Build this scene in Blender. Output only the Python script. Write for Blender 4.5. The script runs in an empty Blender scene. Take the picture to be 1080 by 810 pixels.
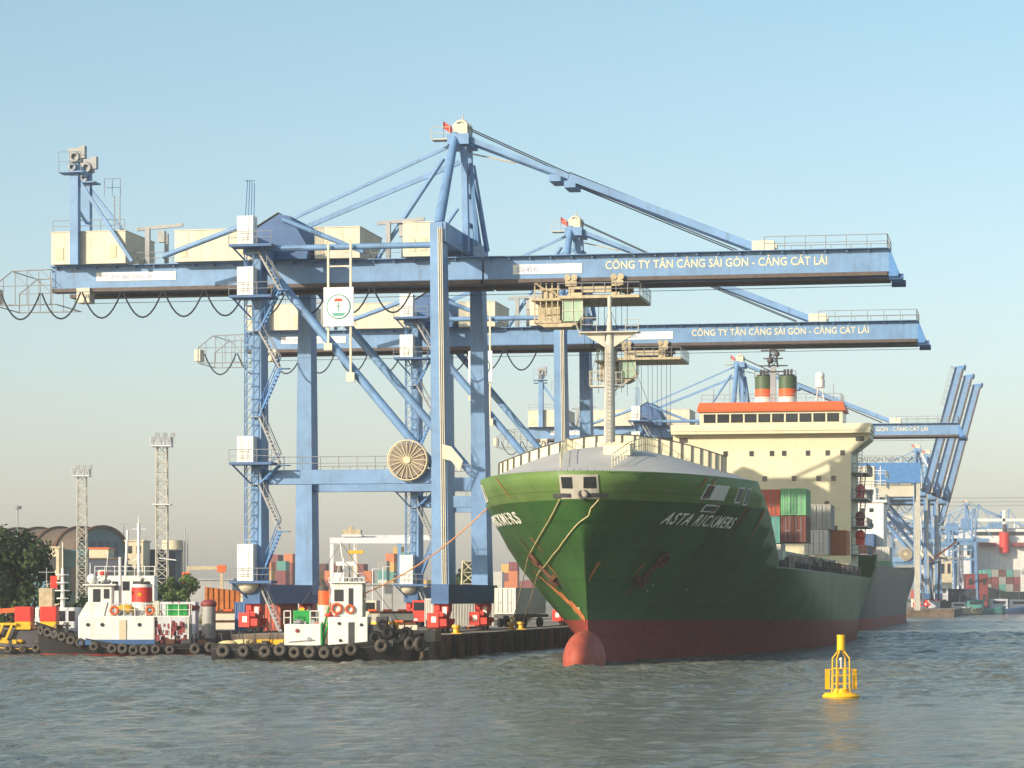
import bpy, bmesh, math, random
from mathutils import Vector, Matrix
random.seed(7)
S = bpy.context.scene
C = S.collection
R = math.radians
# ---------------------------------------------------------------- camera, sky, sun, exposure
F = 2944.0                                     # focal length in pixels of a 1080 px wide picture
cam = bpy.data.objects.new('camera', bpy.data.cameras.new('camera'))
C.objects.link(cam); S.camera = cam
cam.location = (0, 0, 5); cam.rotation_euler = (R(90), 0, 0)
cam.data.sensor_width = 36; cam.data.lens = 36*F/1080
cam.data.shift_y = 225/1080
cam.data.clip_start = 1; cam.data.clip_end = 20000
SUN_EL, SUN_AZ = 20, 229                       # degrees; azimuth clockwise from +Y
world = bpy.data.worlds.new('World'); S.world = world; world.use_nodes = True
wn = world.node_tree.nodes; wl = world.node_tree.links
sky = wn.new('ShaderNodeTexSky'); sky.sky_type = 'NISHITA'; sky.sun_disc = False
sky.sun_elevation = R(SUN_EL); sky.sun_rotation = R(SUN_AZ)
sky.air_density = 1.0; sky.dust_density = 1.5; sky.ozone_density = 1.2; sky.altitude = 0
tint = wn.new('ShaderNodeVectorMath'); tint.operation = 'MULTIPLY'; 
tcw = wn.new('ShaderNodeTexCoord'); sxw = wn.new('ShaderNodeSeparateXYZ'); wl.new(tcw.outputs['Generated'], sxw.inputs[0])
mrw = wn.new('ShaderNodeMapRange'); mrw.inputs[1].default_value = 0.0; mrw.inputs[2].default_value = 0.21; wl.new(sxw.outputs[2], mrw.inputs[0])
mxw = wn.new('ShaderNodeMix'); mxw.data_type = 'RGBA'; mxw.inputs[6].default_value = (1.03,0.965,1.07,1); mxw.inputs[7].default_value = (0.93,1.04,0.97,1)
wl.new(mrw.outputs[0], mxw.inputs[0]); wl.new(mxw.outputs[2], tint.inputs[1])
wl.new(sky.outputs[0], tint.inputs[0]); wl.new(tint.outputs[0], wn['Background'].inputs[0]); wn['Background'].inputs[1].default_value = 0.122
sl = bpy.data.lights.new('sun', 'SUN'); sl.energy = 4.1; sl.angle = R(0.5); sl.color = (1.0, 0.86, 0.68)
sun = bpy.data.objects.new('sun', sl); C.objects.link(sun)
sd = Vector((math.sin(R(SUN_AZ))*math.cos(R(SUN_EL)), math.cos(R(SUN_AZ))*math.cos(R(SUN_EL)), math.sin(R(SUN_EL))))
sun.rotation_euler = sd.to_track_quat('Z', 'Y').to_euler()
S.view_settings.view_transform = 'Standard'; S.view_settings.look = 'None'
S.view_settings.exposure = 0.56; S.view_settings.gamma = 1.0
S.render.engine = 'CYCLES'
S.cycles.volume_bounces = 0
# ---------------------------------------------------------------- frames: s runs along the quay (away), t towards the water
AL = math.atan(545/F); ca, sa = math.cos(AL), math.sin(AL)
def W(s, t, z=0.0): return Vector((-5.75+sa*s+ca*t, 235+ca*s-sa*t, z))
def at(px, py, D): return Vector(((px-540)*D/F, D, 5+(630-py)*D/F))
def zat(py, D): return 5+(630-py)*D/F
# ---------------------------------------------------------------- materials
def mat(name, col, rough=0.6, metal=0.0, var=0.10, scale=0.8, streak=0.0, streak_col=(0.16,0.07,0.03), bump=0.0, spec=0.4):
    m = bpy.data.materials.new(name); m.use_nodes = True
    n = m.node_tree.nodes; l = m.node_tree.links; b = n['Principled BSDF']
    b.inputs['Roughness'].default_value = rough; b.inputs['Metallic'].default_value = metal
    b.inputs['Specular IOR Level'].default_value = spec
    tc = n.new('ShaderNodeTexCoord')
    nz = n.new('ShaderNodeTexNoise'); nz.inputs['Scale'].default_value = scale; nz.inputs['Detail'].default_value = 5
    nz.inputs['Roughness'].default_value = 0.65
    l.new(tc.outputs['Object'], nz.inputs['Vector'])
    mr = n.new('ShaderNodeMapRange'); mr.inputs[1].default_value = 0.3; mr.inputs[2].default_value = 0.7
    mr.inputs[3].default_value = 1-var; mr.inputs[4].default_value = 1+var
    l.new(nz.outputs[0], mr.inputs[0])
    mx = n.new('ShaderNodeVectorMath'); mx.operation = 'SCALE'; mx.inputs[0].default_value = col[:3]
    l.new(mr.outputs[0], mx.inputs['Scale']); out = mx.outputs[0]
    if streak > 0:                             # rust runs and grime: a noise drawn out along the vertical
        mp = n.new('ShaderNodeMapping'); mp.inputs['Scale'].default_value = (1.3, 1.3, 0.12)
        l.new(tc.outputs['Object'], mp.inputs[0])
        n2 = n.new('ShaderNodeTexNoise'); n2.inputs['Scale'].default_value = 1.1; n2.inputs['Detail'].default_value = 6
        n2.inputs['Roughness'].default_value = 0.7
        l.new(mp.outputs[0], n2.inputs['Vector'])
        r2 = n.new('ShaderNodeMapRange'); r2.inputs[1].default_value = 0.53; r2.inputs[2].default_value = 0.72
        r2.inputs[3].default_value = 0; r2.inputs[4].default_value = streak
        l.new(n2.outputs[0], r2.inputs[0])
        mi = n.new('ShaderNodeMix'); mi.data_type = 'RGBA'
        l.new(r2.outputs[0], mi.inputs[0]); l.new(out, mi.inputs[6]); mi.inputs[7].default_value = (*streak_col, 1)
        out = mi.outputs[2]
    l.new(out, b.inputs['Base Color'])
    if bump > 0:
        bp = n.new('ShaderNodeBump'); bp.inputs['Strength'].default_value = bump; bp.inputs['Distance'].default_value = 0.1
        l.new(nz.outputs[0], bp.inputs['Height']); l.new(bp.outputs[0], b.inputs['Normal'])
    return m
M = {}
M['blue'] = mat('crane_blue_paint', (0.145,0.272,0.47), 0.5, var=0.18, scale=0.5, streak=0.6, streak_col=(0.10,0.13,0.19))
M['blue_dark'] = mat('dark_blue_and_shade', (0.05,0.12,0.27), 0.55, var=0.15, streak=0.3, streak_col=(0.05,0.06,0.08))  # real dark blue, and painted shade on sill beams and winch house
M['blue_mid'] = mat('mid_blue_paint', (0.08,0.22,0.48), 0.55, var=0.15)
M['steel_dark'] = mat('grimy_steel', (0.06,0.06,0.065), 0.6, var=0.3, streak=0.4)
M['rail_rust'] = mat('trolley_rail_grime', (0.09,0.07,0.065), 0.6, var=0.3, scale=2)
M['galv'] = mat('galvanised_steel', (0.30,0.31,0.32), 0.5, var=0.15)
M['cream'] = mat('cream_cladding', (0.58,0.54,0.43), 0.6, var=0.10, scale=0.5, streak=0.25, streak_col=(0.4,0.3,0.18))
M['white'] = mat('white_paint', (0.74,0.73,0.68), 0.5, var=0.10, scale=1.5, streak=0.42, streak_col=(0.35,0.22,0.12))
M['yellow_m'] = mat('ochre_machinery', (0.44,0.37,0.24), 0.6, var=0.25, scale=2, streak=0.5)
M['yellow'] = mat('yellow_paint', (0.75,0.42,0.02), 0.5, var=0.1, scale=2, streak=0.25)
M['buoy'] = mat('buoy_yellow', (0.85,0.47,0.01), 0.45, var=0.08, scale=3, streak=0.3, streak_col=(0.5,0.2,0.02))
M['red'] = mat('red_paint', (0.62,0.04,0.025), 0.5, var=0.15, scale=2, streak=0.3)
M['orange'] = mat('orange_paint', (0.72,0.12,0.03), 0.5, var=0.08, scale=2)
M['black'] = mat('black_rubber', (0.018,0.017,0.016), 0.85, var=0.4, scale=6, bump=0.3)
M['tyre'] = mat('worn_tyre', (0.075,0.065,0.055), 0.9, var=0.6, scale=6)
M['cable'] = mat('cable_black', (0.03,0.035,0.045), 0.7)
M['glass'] = mat('dark_window_glass', (0.025,0.03,0.035), 0.12, var=0.2, spec=0.8)
M['glass_g'] = mat('greenish_cab_glass', (0.30,0.42,0.30), 0.2, var=0.2, spec=0.8)
M['rope'] = mat('mooring_rope', (0.62,0.48,0.24), 0.8, var=0.2, scale=4)
M['rope_o'] = mat('orange_rope', (0.70,0.33,0.14), 0.8, var=0.2, scale=4)
M['text_w'] = mat('white_lettering', (0.85,0.83,0.74), 0.5, var=0.08)
M['text_y'] = mat('pale_yellow_lettering', (0.66,0.60,0.40), 0.5, var=0.1)
M['text_b'] = mat('faded_blue_lettering', (0.25,0.30,0.50), 0.5, var=0.2)
M['hull_g'] = mat('dark_green_hull', (0.032,0.100,0.022), 0.5, var=0.32, scale=0.16, streak=0.35, streak_col=(0.06,0.085,0.04))
M['hull_lg'] = mat('light_green_bulwark', (0.125,0.215,0.06), 0.5, var=0.16, scale=0.4, streak=0.30, streak_col=(0.24,0.17,0.06))
M['hull_r'] = mat('red_boot_topping', (0.27,0.045,0.03), 0.6, var=0.2, scale=0.5, streak=0.3, streak_col=(0.2,0.05,0.035))
M['bulb'] = mat('bulb_orange_red', (0.37,0.075,0.045), 0.65, var=0.25, scale=0.9, streak=0.5, streak_col=(0.30,0.12,0.08))
M['hull_s'] = mat('weathered_hull', (0.055,0.12,0.10), 0.45, var=0.25, scale=0.3, streak=0.4, streak_col=(0.12,0.12,0.1))
M['hull2'] = mat('grey_green_hull', (0.018,0.030,0.028), 0.5, var=0.25, scale=0.2, streak=0.4, streak_col=(0.11,0.10,0.09))
M['deck_g'] = mat('pale_grey_whaleback', (0.42,0.42,0.41), 0.6, var=0.08, scale=0.5, streak=0.2, streak_col=(0.5,0.45,0.36))
M['ship_c'] = mat('cream_superstructure', (0.74,0.67,0.47), 0.55, var=0.05, scale=0.3, streak=0.25, streak_col=(0.55,0.42,0.22))
M['rust'] = mat('orange_rust', (0.42,0.14,0.035), 0.85, var=0.35, scale=1.2)
M['rust_d'] = mat('dark_rust', (0.10,0.04,0.02), 0.85, var=0.35, scale=2)
M['green_f'] = mat('funnel_green', (0.065,0.11,0.055), 0.5)
M['green_b'] = mat('bright_green_paint', (0.02,0.30,0.06), 0.5, var=0.1)
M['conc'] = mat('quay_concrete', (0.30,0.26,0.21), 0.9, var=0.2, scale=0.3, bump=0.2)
M['conc_d'] = mat('dark_quay_face', (0.13,0.10,0.07), 0.85, var=0.5, scale=0.5, streak=0.6, streak_col=(0.14,0.1,0.06), bump=0.5)  # darker brown, streaked concrete for the quay face
M['beige'] = mat('beige_render', (0.60,0.52,0.36), 0.8, var=0.1)
M['roofbrown'] = mat('brown_roof_sheet', (0.11,0.08,0.055), 0.8, var=0.15, scale=0.3)
M['greyroof'] = mat('grey_roof_sheet', (0.33,0.33,0.33), 0.7, var=0.12, scale=0.3)
M['teal'] = mat('teal_cladding', (0.07,0.15,0.17), 0.7, var=0.25, scale=0.3)
M['slate'] = mat('slate_cladding', (0.05,0.06,0.09), 0.7, var=0.2, scale=0.3)
M['wound'] = mat('wound_cable_brown', (0.22,0.18,0.15), 0.8, var=0.3, scale=3)
M['mastgrey'] = mat('pale_grey_mast_paint', (0.50,0.48,0.41), 0.6, var=0.15, streak=0.5, streak_col=(0.3,0.2,0.1))
M['trunk'] = mat('tree_bark', (0.12,0.08,0.05), 0.9, var=0.3)
M['crane_w'] = mat('pale_crane_white', (0.62,0.63,0.66), 0.5, var=0.12)
CC = {'red':(0.50,0.10,0.05),'orange':(0.62,0.19,0.06),'brown':(0.15,0.045,0.035),'green':(0.16,0.42,0.20),'teal':(0.10,0.33,0.29),
      'grey':(0.36,0.35,0.32),'white':(0.62,0.60,0.54),'blue':(0.06,0.14,0.33),'yellow':(0.66,0.42,0.10),'maroon':(0.24,0.05,0.05)}
for k, v in CC.items(): M['ct_'+k] = mat('container_'+k, v, 0.55, var=0.14, scale=0.5, streak=0.3, streak_col=(v[0]*.5+.04,v[1]*.5+.02,v[2]*.5+.01))
def leafmat(name, c1, c2):
    m = bpy.data.materials.new(name); m.use_nodes = True
    n = m.node_tree.nodes; l = m.node_tree.links; b = n['Principled BSDF']
    oi = n.new('ShaderNodeTexCoord'); nz = n.new('ShaderNodeTexNoise'); nz.inputs['Scale'].default_value = 0.6; nz.inputs['Detail'].default_value = 8
    l.new(oi.outputs['Object'], nz.inputs['Vector'])
    mi = n.new('ShaderNodeMix'); mi.data_type = 'RGBA'; mi.inputs[6].default_value = (*c1,1); mi.inputs[7].default_value = (*c2,1)
    mr = n.new('ShaderNodeMapRange'); mr.inputs[1].default_value=.35; mr.inputs[2].default_value=.65
    l.new(nz.outputs[0], mr.inputs[0]); l.new(mr.outputs[0], mi.inputs[0]); l.new(mi.outputs[2], b.inputs['Base Color'])
    b.inputs['Roughness'].default_value = 0.6; b.inputs['Specular IOR Level'].default_value = 0.3
    return m
M['leaf'] = leafmat('dark_foliage', (0.018,0.040,0.010), (0.050,0.075,0.018))
M['leaf2'] = leafmat('bright_foliage', (0.045,0.10,0.02), (0.10,0.16,0.035))
M['leaf3'] = leafmat('dry_foliage', (0.12,0.13,0.045), (0.20,0.17,0.07))
def plated(m, k=0.72):                         # welded plate seams: thin darker lines and a slight pillow in every plate
    n = m.node_tree.nodes; l = m.node_tree.links; b = n['Principled BSDF']
    src = b.inputs['Base Color'].links[0].from_socket
    tc = n.new('ShaderNodeTexCoord'); sx = n.new('ShaderNodeSeparateXYZ'); cx = n.new('ShaderNodeCombineXYZ')
    l.new(tc.outputs['Object'], sx.inputs[0]); l.new(sx.outputs[1], cx.inputs[0]); l.new(sx.outputs[2], cx.inputs[1])
    br = n.new('ShaderNodeTexBrick'); br.inputs['Scale'].default_value = 1; br.inputs['Brick Width'].default_value = 6.0; br.inputs['Row Height'].default_value = 2.1
    br.inputs['Mortar Size'].default_value = 0.035; br.inputs['Color1'].default_value = (1,1,1,1); br.inputs['Color2'].default_value = (.86,.88,.86,1); br.inputs['Mortar'].default_value = (k,k,k,1)
    l.new(cx.outputs[0], br.inputs['Vector'])
    mu = n.new('ShaderNodeMix'); mu.data_type = 'RGBA'; mu.blend_type = 'MULTIPLY'; mu.inputs[0].default_value = 1
    l.new(src, mu.inputs[6]); l.new(br.outputs[0], mu.inputs[7])
    nz = n.new('ShaderNodeTexNoise'); nz.inputs['Scale'].default_value = .45; nz.inputs['Detail'].default_value = 3; l.new(tc.outputs['Object'], nz.inputs['Vector'])
    bp = n.new('ShaderNodeBump'); bp.inputs['Strength'].default_value = .35; bp.inputs['Distance'].default_value = .25; l.new(nz.outputs[0], bp.inputs['Height'])
    n3 = n.new('ShaderNodeTexNoise'); n3.inputs['Scale'].default_value = .9; n3.inputs['Detail'].default_value = 9; n3.inputs['Roughness'].default_value = .75
    mp = n.new('ShaderNodeMapping'); mp.inputs['Scale'].default_value = (1,.45,1.3); l.new(tc.outputs['Object'], mp.inputs[0]); l.new(mp.outputs[0], n3.inputs['Vector'])
    rr = n.new('ShaderNodeMapRange'); rr.inputs[1].default_value = .60; rr.inputs[2].default_value = .72; rr.inputs[3].default_value = 0; rr.inputs[4].default_value = .55; l.new(n3.outputs[0], rr.inputs[0])
    m2 = n.new('ShaderNodeMix'); m2.data_type = 'RGBA'; m2.inputs[7].default_value = (.17,.09,.04,1); l.new(rr.outputs[0], m2.inputs[0]); l.new(mu.outputs[2], m2.inputs[6])
    l.new(m2.outputs[2], b.inputs['Base Color']); l.new(bp.outputs[0], b.inputs['Normal'])
for k_ in ('hull_g','hull_lg','hull_r','hull2','ship_c'):
    plated(M[k_], .6 if k_ != 'ship_c' else .9); M[k_].node_tree.nodes['Principled BSDF'].inputs['Specular IOR Level'].default_value = .2
# ---------------------------------------------------------------- mesh helpers
class MB:
    """collects shapes; build() links them as ONE mesh object"""
    def __init__(s, off=(0,0,0)): s.v = []; s.f = []; s.mi = []; s.off = Vector(off); s.smooth = []
    def add(s, vs, fs, mi=0, smooth=False):
        k = len(s.v); s.v += [Vector(v)+s.off for v in vs]
        for f in fs: s.f.append([i+k for i in f]); s.mi.append(mi); s.smooth.append(smooth)
        return s
    def box(s, a, b, mi=0):
        x0,x1 = sorted((a[0],b[0])); y0,y1 = sorted((a[1],b[1])); z0,z1 = sorted((a[2],b[2]))
        return s.add([(x0,y0,z0),(x1,y0,z0),(x1,y1,z0),(x0,y1,z0),(x0,y0,z1),(x1,y0,z1),(x1,y1,z1),(x0,y1,z1)],
              [(0,3,2,1),(4,5,6,7),(0,1,5,4),(1,2,6,5),(2,3,7,6),(3,0,4,7)], mi)
    def bar(s, p, q, w, h, up=(0,0,1), w2=None, h2=None, mi=0):
        p = Vector(p); q = Vector(q); d = (q-p).normalized(); up = Vector(up)
        if abs(d.dot(up)) > .98: up = Vector((0,1,0))
        x = d.cross(up).normalized(); y = x.cross(d).normalized()
        w2 = w if w2 is None else w2; h2 = h if h2 is None else h2
        vs = [p+x*a*w/2+y*b*h/2 for a,b in ((-1,-1),(1,-1),(1,1),(-1,1))]+[q+x*a*w2/2+y*b*h2/2 for a,b in ((-1,-1),(1,-1),(1,1),(-1,1))]
        return s.add(vs, [(0,1,2,3),(7,6,5,4),(0,4,5,1),(1,5,6,2),(2,6,7,3),(3,7,4,0)], mi)
    def tube(s, p, q, r, n=6, r2=None, mi=0, cap=True):
        p = Vector(p); q = Vector(q); d = (q-p).normalized(); up = Vector((0,0,1))
        if abs(d.dot(up)) > .98: up = Vector((1,0,0))
        x = d.cross(up).normalized(); y = x.cross(d).normalized(); r2 = r if r2 is None else r2
        vs = [p+(x*math.cos(2*math.pi*i/n)+y*math.sin(2*math.pi*i/n))*r for i in range(n)]
        vs += [q+(x*math.cos(2*math.pi*i/n)+y*math.sin(2*math.pi*i/n))*r2 for i in range(n)]
        fs = [(i,(i+1)%n,n+(i+1)%n,n+i) for i in range(n)]
        if cap: s.add(vs[:n], [tuple(range(n))[::-1]], mi); s.add(vs[n:], [tuple(range(n))], mi)
        return s.add(vs, fs, mi, n > 7)
    def path(s, pts, r, n=5, mi=0):
        for a, b in zip(pts, pts[1:]): s.tube(a, b, r, n, mi=mi)
        return s
    def prism(s, poly, y0, y1, mi=0):          # polygon in x,z pulled along y
        n = len(poly)
        vs = [(x,y0,z) for x,z in poly]+[(x,y1,z) for x,z in poly]
        return s.add(vs, [tuple(range(n)), tuple(range(n,2*n))[::-1]]+[(i,n+i,n+(i+1)%n,(i+1)%n) for i in range(n)], mi)
    def torus(s, c, ax, R0, r, n=14, m=6, mi=0):
        ax = Vector(ax).normalized(); up = Vector((0,0,1)) if abs(ax.z) < .9 else Vector((1,0,0))
        x = ax.cross(up).normalized(); y = ax.cross(x); c = Vector(c); vs = []; fs = []
        for i in range(n):
            a = 2*math.pi*i/n; d = x*math.cos(a)+y*math.sin(a)
            for j in range(m):
                b = 2*math.pi*j/m; vs.append(c+d*(R0+r*math.cos(b))+ax*r*math.sin(b))
        for i in range(n):
            for j in range(m): fs.append((i*m+j, ((i+1)%n)*m+j, ((i+1)%n)*m+(j+1)%m, i*m+(j+1)%m))
        return s.add(vs, fs, mi, True)
    def ball(s, c, r, n=12, m=8, sc=(1,1,1), mi=0):
        vs = []; fs = []
        for j in range(m+1):
            th = math.pi*j/m
            for i in range(n):
                a = 2*math.pi*i/n
                vs.append((c[0]+r*sc[0]*math.sin(th)*math.cos(a), c[1]+r*sc[1]*math.sin(th)*math.sin(a), c[2]+r*sc[2]*math.cos(th)))
        for j in range(m):
            for i in range(n): fs.append((j*n+i, (j+1)*n+i, (j+1)*n+(i+1)%n, j*n+(i+1)%n))
        return s.add(vs, fs, mi, True)
    def rail(s, pts, h=1.1, step=1.8, r=0.035, mid=True, mi=0):
        for a, b in zip(pts, pts[1:]):
            a = Vector(a); b = Vector(b); u = Vector((0,0,h))
            s.tube(a+u, b+u, r, 4)
            if mid: s.tube(a+u*.5, b+u*.5, r*.8, 4)
            k = max(1, int((b-a).length/step))
            for i in range(k+1):
                p = a.lerp(b, i/k); s.tube(p, p+u, r, 4)
        return s
    def stair(s, p, q, w=0.8, dirv=(0,1,0)):   # flight with stringers, treads, handrails
        p = Vector(p); q = Vector(q); d = Vector(dirv)*w
        for o in (Vector((0,0,0)), d):
            s.bar(p+o, q+o, .05, .14); s.tube(p+o+Vector((0,0,1)), q+o+Vector((0,0,1)), .04, 4)
        k = int(abs(q.z-p.z)/.35)+1
        for i in range(k+1):
            c = p.lerp(q, i/k); s.bar(c, c+d, .2, .05)
            if i % 3 == 0: s.tube(c, c+Vector((0,0,1)), .03, 4)
        return s
    def lattice(s, p0, w0, p1, w1, n=8, leg=.07, br=.045, asym=None):   # square lattice mast
        p0 = Vector(p0); p1 = Vector(p1); cr = ((-1,-1),(1,-1),(1,1),(-1,1))
        lv = []
        for i in range(n+1):
            c = p0.lerp(p1, i/n); w = w0+(w1-w0)*i/n
            lv.append([c+Vector((a*w/2,b*w/2,0)) for a,b in cr])
        for j in range(4): s.tube(lv[0][j], lv[n][j], leg, 4)
        for i in range(n):
            for j in range(4):
                k = (j+1)%4
                s.tube(lv[i][j], lv[i+1][k] , br, 3) if (i+j)%2 else s.tube(lv[i][k], lv[i+1][j], br, 3)
                s.tube(lv[i+1][j], lv[i+1][k], br, 3)
        return s
    def truss(s, a, b, h, n, r=.06):           # planar truss from a to b, height h downwards
        a = Vector(a); b = Vector(b); u = Vector((0,0,-h))
        s.tube(a,b,r,4); s.tube(a+u,b+u,r,4)
        for i in range(n+1):
            p = a.lerp(b,i/n); s.tube(p,p+u,r*.8,4)
            if i < n:
                q = a.lerp(b,(i+1)/n); s.tube(p if i%2 else p+u, q+u if i%2 else q, r*.7, 4)
        return s
    def build(s, name, mats, parent=None):
        me = bpy.data.meshes.new(name); me.from_pydata([tuple(v) for v in s.v], [], s.f)
        if not isinstance(mats, (list,tuple)): mats = [mats]
        for m in mats: me.materials.append(M[m] if isinstance(m, str) else m)
        for p, i, sm in zip(me.polygons, s.mi, s.smooth): p.material_index = i; p.use_smooth = sm
        bm = bmesh.new(); bm.from_mesh(me); bmesh.ops.recalc_face_normals(bm, faces=bm.faces[:]); bm.to_mesh(me); bm.free()
        me.update()
        o = bpy.data.objects.new(name, me); C.objects.link(o)
        if parent: o.parent = parent
        return o
def tag(o, label=None, cat=None, group=None, kind=None):
    if label: o['label'] = label
    if cat: o['category'] = cat
    if group: o['group'] = group
    if kind: o['kind'] = kind
    return o
def thing(name, label, cat, loc=(0,0,0), rz=0, group=None):
    o = bpy.data.objects.new(name, None); C.objects.link(o); o.location = loc; o.rotation_euler = (0,0,rz)
    o.empty_display_size = .5
    return tag(o, label, cat, group)
def copy_tree(o, parent=None):
    c = o.copy(); C.objects.link(c); c.parent = parent
    for ch in [x for x in bpy.data.objects if x.parent == o]: copy_tree(ch, c)
    return c
def text_mesh(txt, size, extrude=.01, shear=0, xs=1.0, spacing=1.0, bold=0.0):
    cu = bpy.data.curves.new('lettering', 'FONT'); cu.body = txt; cu.size = size; cu.extrude = extrude; cu.shear = shear
    cu.space_character = spacing; cu.offset = bold; cu.resolution_u = 3
    o = bpy.data.objects.new('lettering', cu); C.objects.link(o)
    dg = bpy.context.evaluated_depsgraph_get(); dg.update()
    me = bpy.data.meshes.new_from_object(o.evaluated_get(dg)); bpy.data.objects.remove(o)
    for v in me.vertices: v.co.x *= xs
    return me
def add_text(name, txt, size, m, parent, loc, rot=(R(90),0,0), **k):
    me = text_mesh(txt, size, **k); me.materials.clear(); me.materials.append(M[m])
    o = bpy.data.objects.new(name, me); C.objects.link(o); o.parent = parent; o.location = loc; o.rotation_euler = rot
    return o
# ---------------------------------------------------------------- the setting: water, land, quay
def water_mat():
    m = bpy.data.materials.new('river_water'); m.use_nodes = True
    n = m.node_tree.nodes; l = m.node_tree.links; b = n['Principled BSDF']
    b.inputs['Roughness'].default_value = 0.12; b.inputs['IOR'].default_value = 1.33
    tc = n.new('ShaderNodeTexCoord')
    nb = n.new('ShaderNodeTexNoise'); nb.inputs['Scale'].default_value = 0.03; nb.inputs['Detail'].default_value = 6
    mw = n.new('ShaderNodeMapping'); mw.inputs['Scale'].default_value = (.5,2.2,1); mw.inputs['Rotation'].default_value = (0,0,.25)
    l.new(tc.outputs['Object'], mw.inputs[0]); l.new(mw.outputs[0], nb.inputs['Vector'])
    mi = n.new('ShaderNodeMix'); mi.data_type = 'RGBA'; mi.inputs[6].default_value = (0.115,0.135,0.12,1); mi.inputs[7].default_value = (0.155,0.16,0.125,1)
    l.new(nb.outputs[0], mi.inputs[0]); l.new(mi.outputs[2], b.inputs['Base Color'])
    def nz(sc, det, sx, sy, rot=0):
        mp = n.new('ShaderNodeMapping'); mp.inputs['Scale'].default_value = (sx, sy, 1); mp.inputs['Rotation'].default_value = (0,0,rot)
        l.new(tc.outputs['Object'], mp.inputs[0])
        t = n.new('ShaderNodeTexNoise'); t.inputs['Scale'].default_value = sc; t.inputs['Detail'].default_value = det; t.inputs['Roughness'].default_value = .6
        l.new(mp.outputs[0], t.inputs['Vector']); return t.outputs[0]
    a = nz(2.2, 5, 0.8, 1.0, .3); c = nz(0.16, 3, .7, 1.0, -.25)
    s1 = n.new('ShaderNodeMath'); s1.operation = 'MULTIPLY_ADD'; l.new(c, s1.inputs[0]); s1.inputs[1].default_value = 2.2; l.new(a, s1.inputs[2])
    bp = n.new('ShaderNodeBump'); bp.inputs['Strength'].default_value = 1.0; bp.inputs['Distance'].default_value = 0.35
    l.new(s1.outputs[0], bp.inputs['Height']); l.new(bp.outputs[0], b.inputs['Normal'])
    return m
M['water'] = water_mat()
import numpy as np
def water_mesh():                              # wind chop as real waves near the viewer, flat sheet farther out
    rs = np.random.RandomState(3)
    xs = np.concatenate([[-3000,-1200,-500,-250,-140],np.arange(-85,125,.42),[170,260,500,1200,3000]])
    ys = np.concatenate([[-300,-80,0,40],np.arange(64,400,.42),np.arange(400,700,1.2),[760,900,1200,2000,3500,6000]])
    X, Y = np.meshgrid(xs, ys); Z = np.zeros_like(X)
    for k in range(70):
        lam = .85*(7.0/.85)**(rs.rand()**1.5); th = rs.normal(math.radians(75), .75); kk = 2*math.pi/lam; ph = rs.rand()*6.283
        amp = .0100*lam**.8*(.5+rs.rand())/ (1+lam*.06)
        q = np.sin(kk*(X*math.cos(th)+Y*math.sin(th))+ph+1.2*np.sin(X*.05*rs.rand()+Y*.04*rs.rand()+ph))
        Z += amp*(q*.8+.35*q*q-.17)*(1 if lam > 2 else np.clip((480-Y)/160,0,1))
    G = .75+.5*np.sin(X*.021+1.3+np.sin(Y*.03))*np.sin(Y*.035+.7+np.sin(X*.017))
    fade = np.clip((X+85)/12,0,1)*np.clip((125-X)/12,0,1)*np.clip((Y-62)/8,0,1)*np.clip((700-Y)/150,0,1)
    Z *= G*fade; ny, nx = X.shape
    me = bpy.data.meshes.new('water'); me.vertices.add(nx*ny); me.vertices.foreach_set('co', np.stack([X,Y,Z],-1).astype(np.float32).ravel())
    a = (np.arange(ny-1)[:,None]*nx+np.arange(nx-1)[None,:]).ravel(); f = np.stack([a,a+1,a+nx+1,a+nx],-1).astype(np.int32)
    nf = len(f); me.loops.add(nf*4); me.loops.foreach_set('vertex_index', f.ravel()); me.polygons.add(nf)
    me.polygons.foreach_set('loop_start', np.arange(0,nf*4,4,dtype=np.int32)); me.polygons.foreach_set('loop_total', np.full(nf,4,dtype=np.int32))
    me.polygons.foreach_set('use_smooth', np.ones(nf,dtype=bool)); me.update(calc_edges=True); me.materials.append(M['water'])
    o = bpy.data.objects.new('water', me); C.objects.link(o); return o
tag(water_mesh(), kind='structure')
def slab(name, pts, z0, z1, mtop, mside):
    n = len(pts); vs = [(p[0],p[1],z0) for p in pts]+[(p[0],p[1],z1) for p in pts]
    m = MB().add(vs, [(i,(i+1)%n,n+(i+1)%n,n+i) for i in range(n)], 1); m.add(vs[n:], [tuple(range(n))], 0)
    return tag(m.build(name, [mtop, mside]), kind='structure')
QZ = 2.0
P = lambda s,t: tuple(W(s,t)[:2])
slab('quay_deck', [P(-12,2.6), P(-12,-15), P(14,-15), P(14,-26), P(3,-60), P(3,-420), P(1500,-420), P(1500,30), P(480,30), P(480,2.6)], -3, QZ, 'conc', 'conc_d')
slab('far_bank', [(-2500,1560), (2500,1560), (2500,5200), (-2500,5200)], -3, 1.8, 'leaf3', 'conc_d')
RZ = -AL
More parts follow.
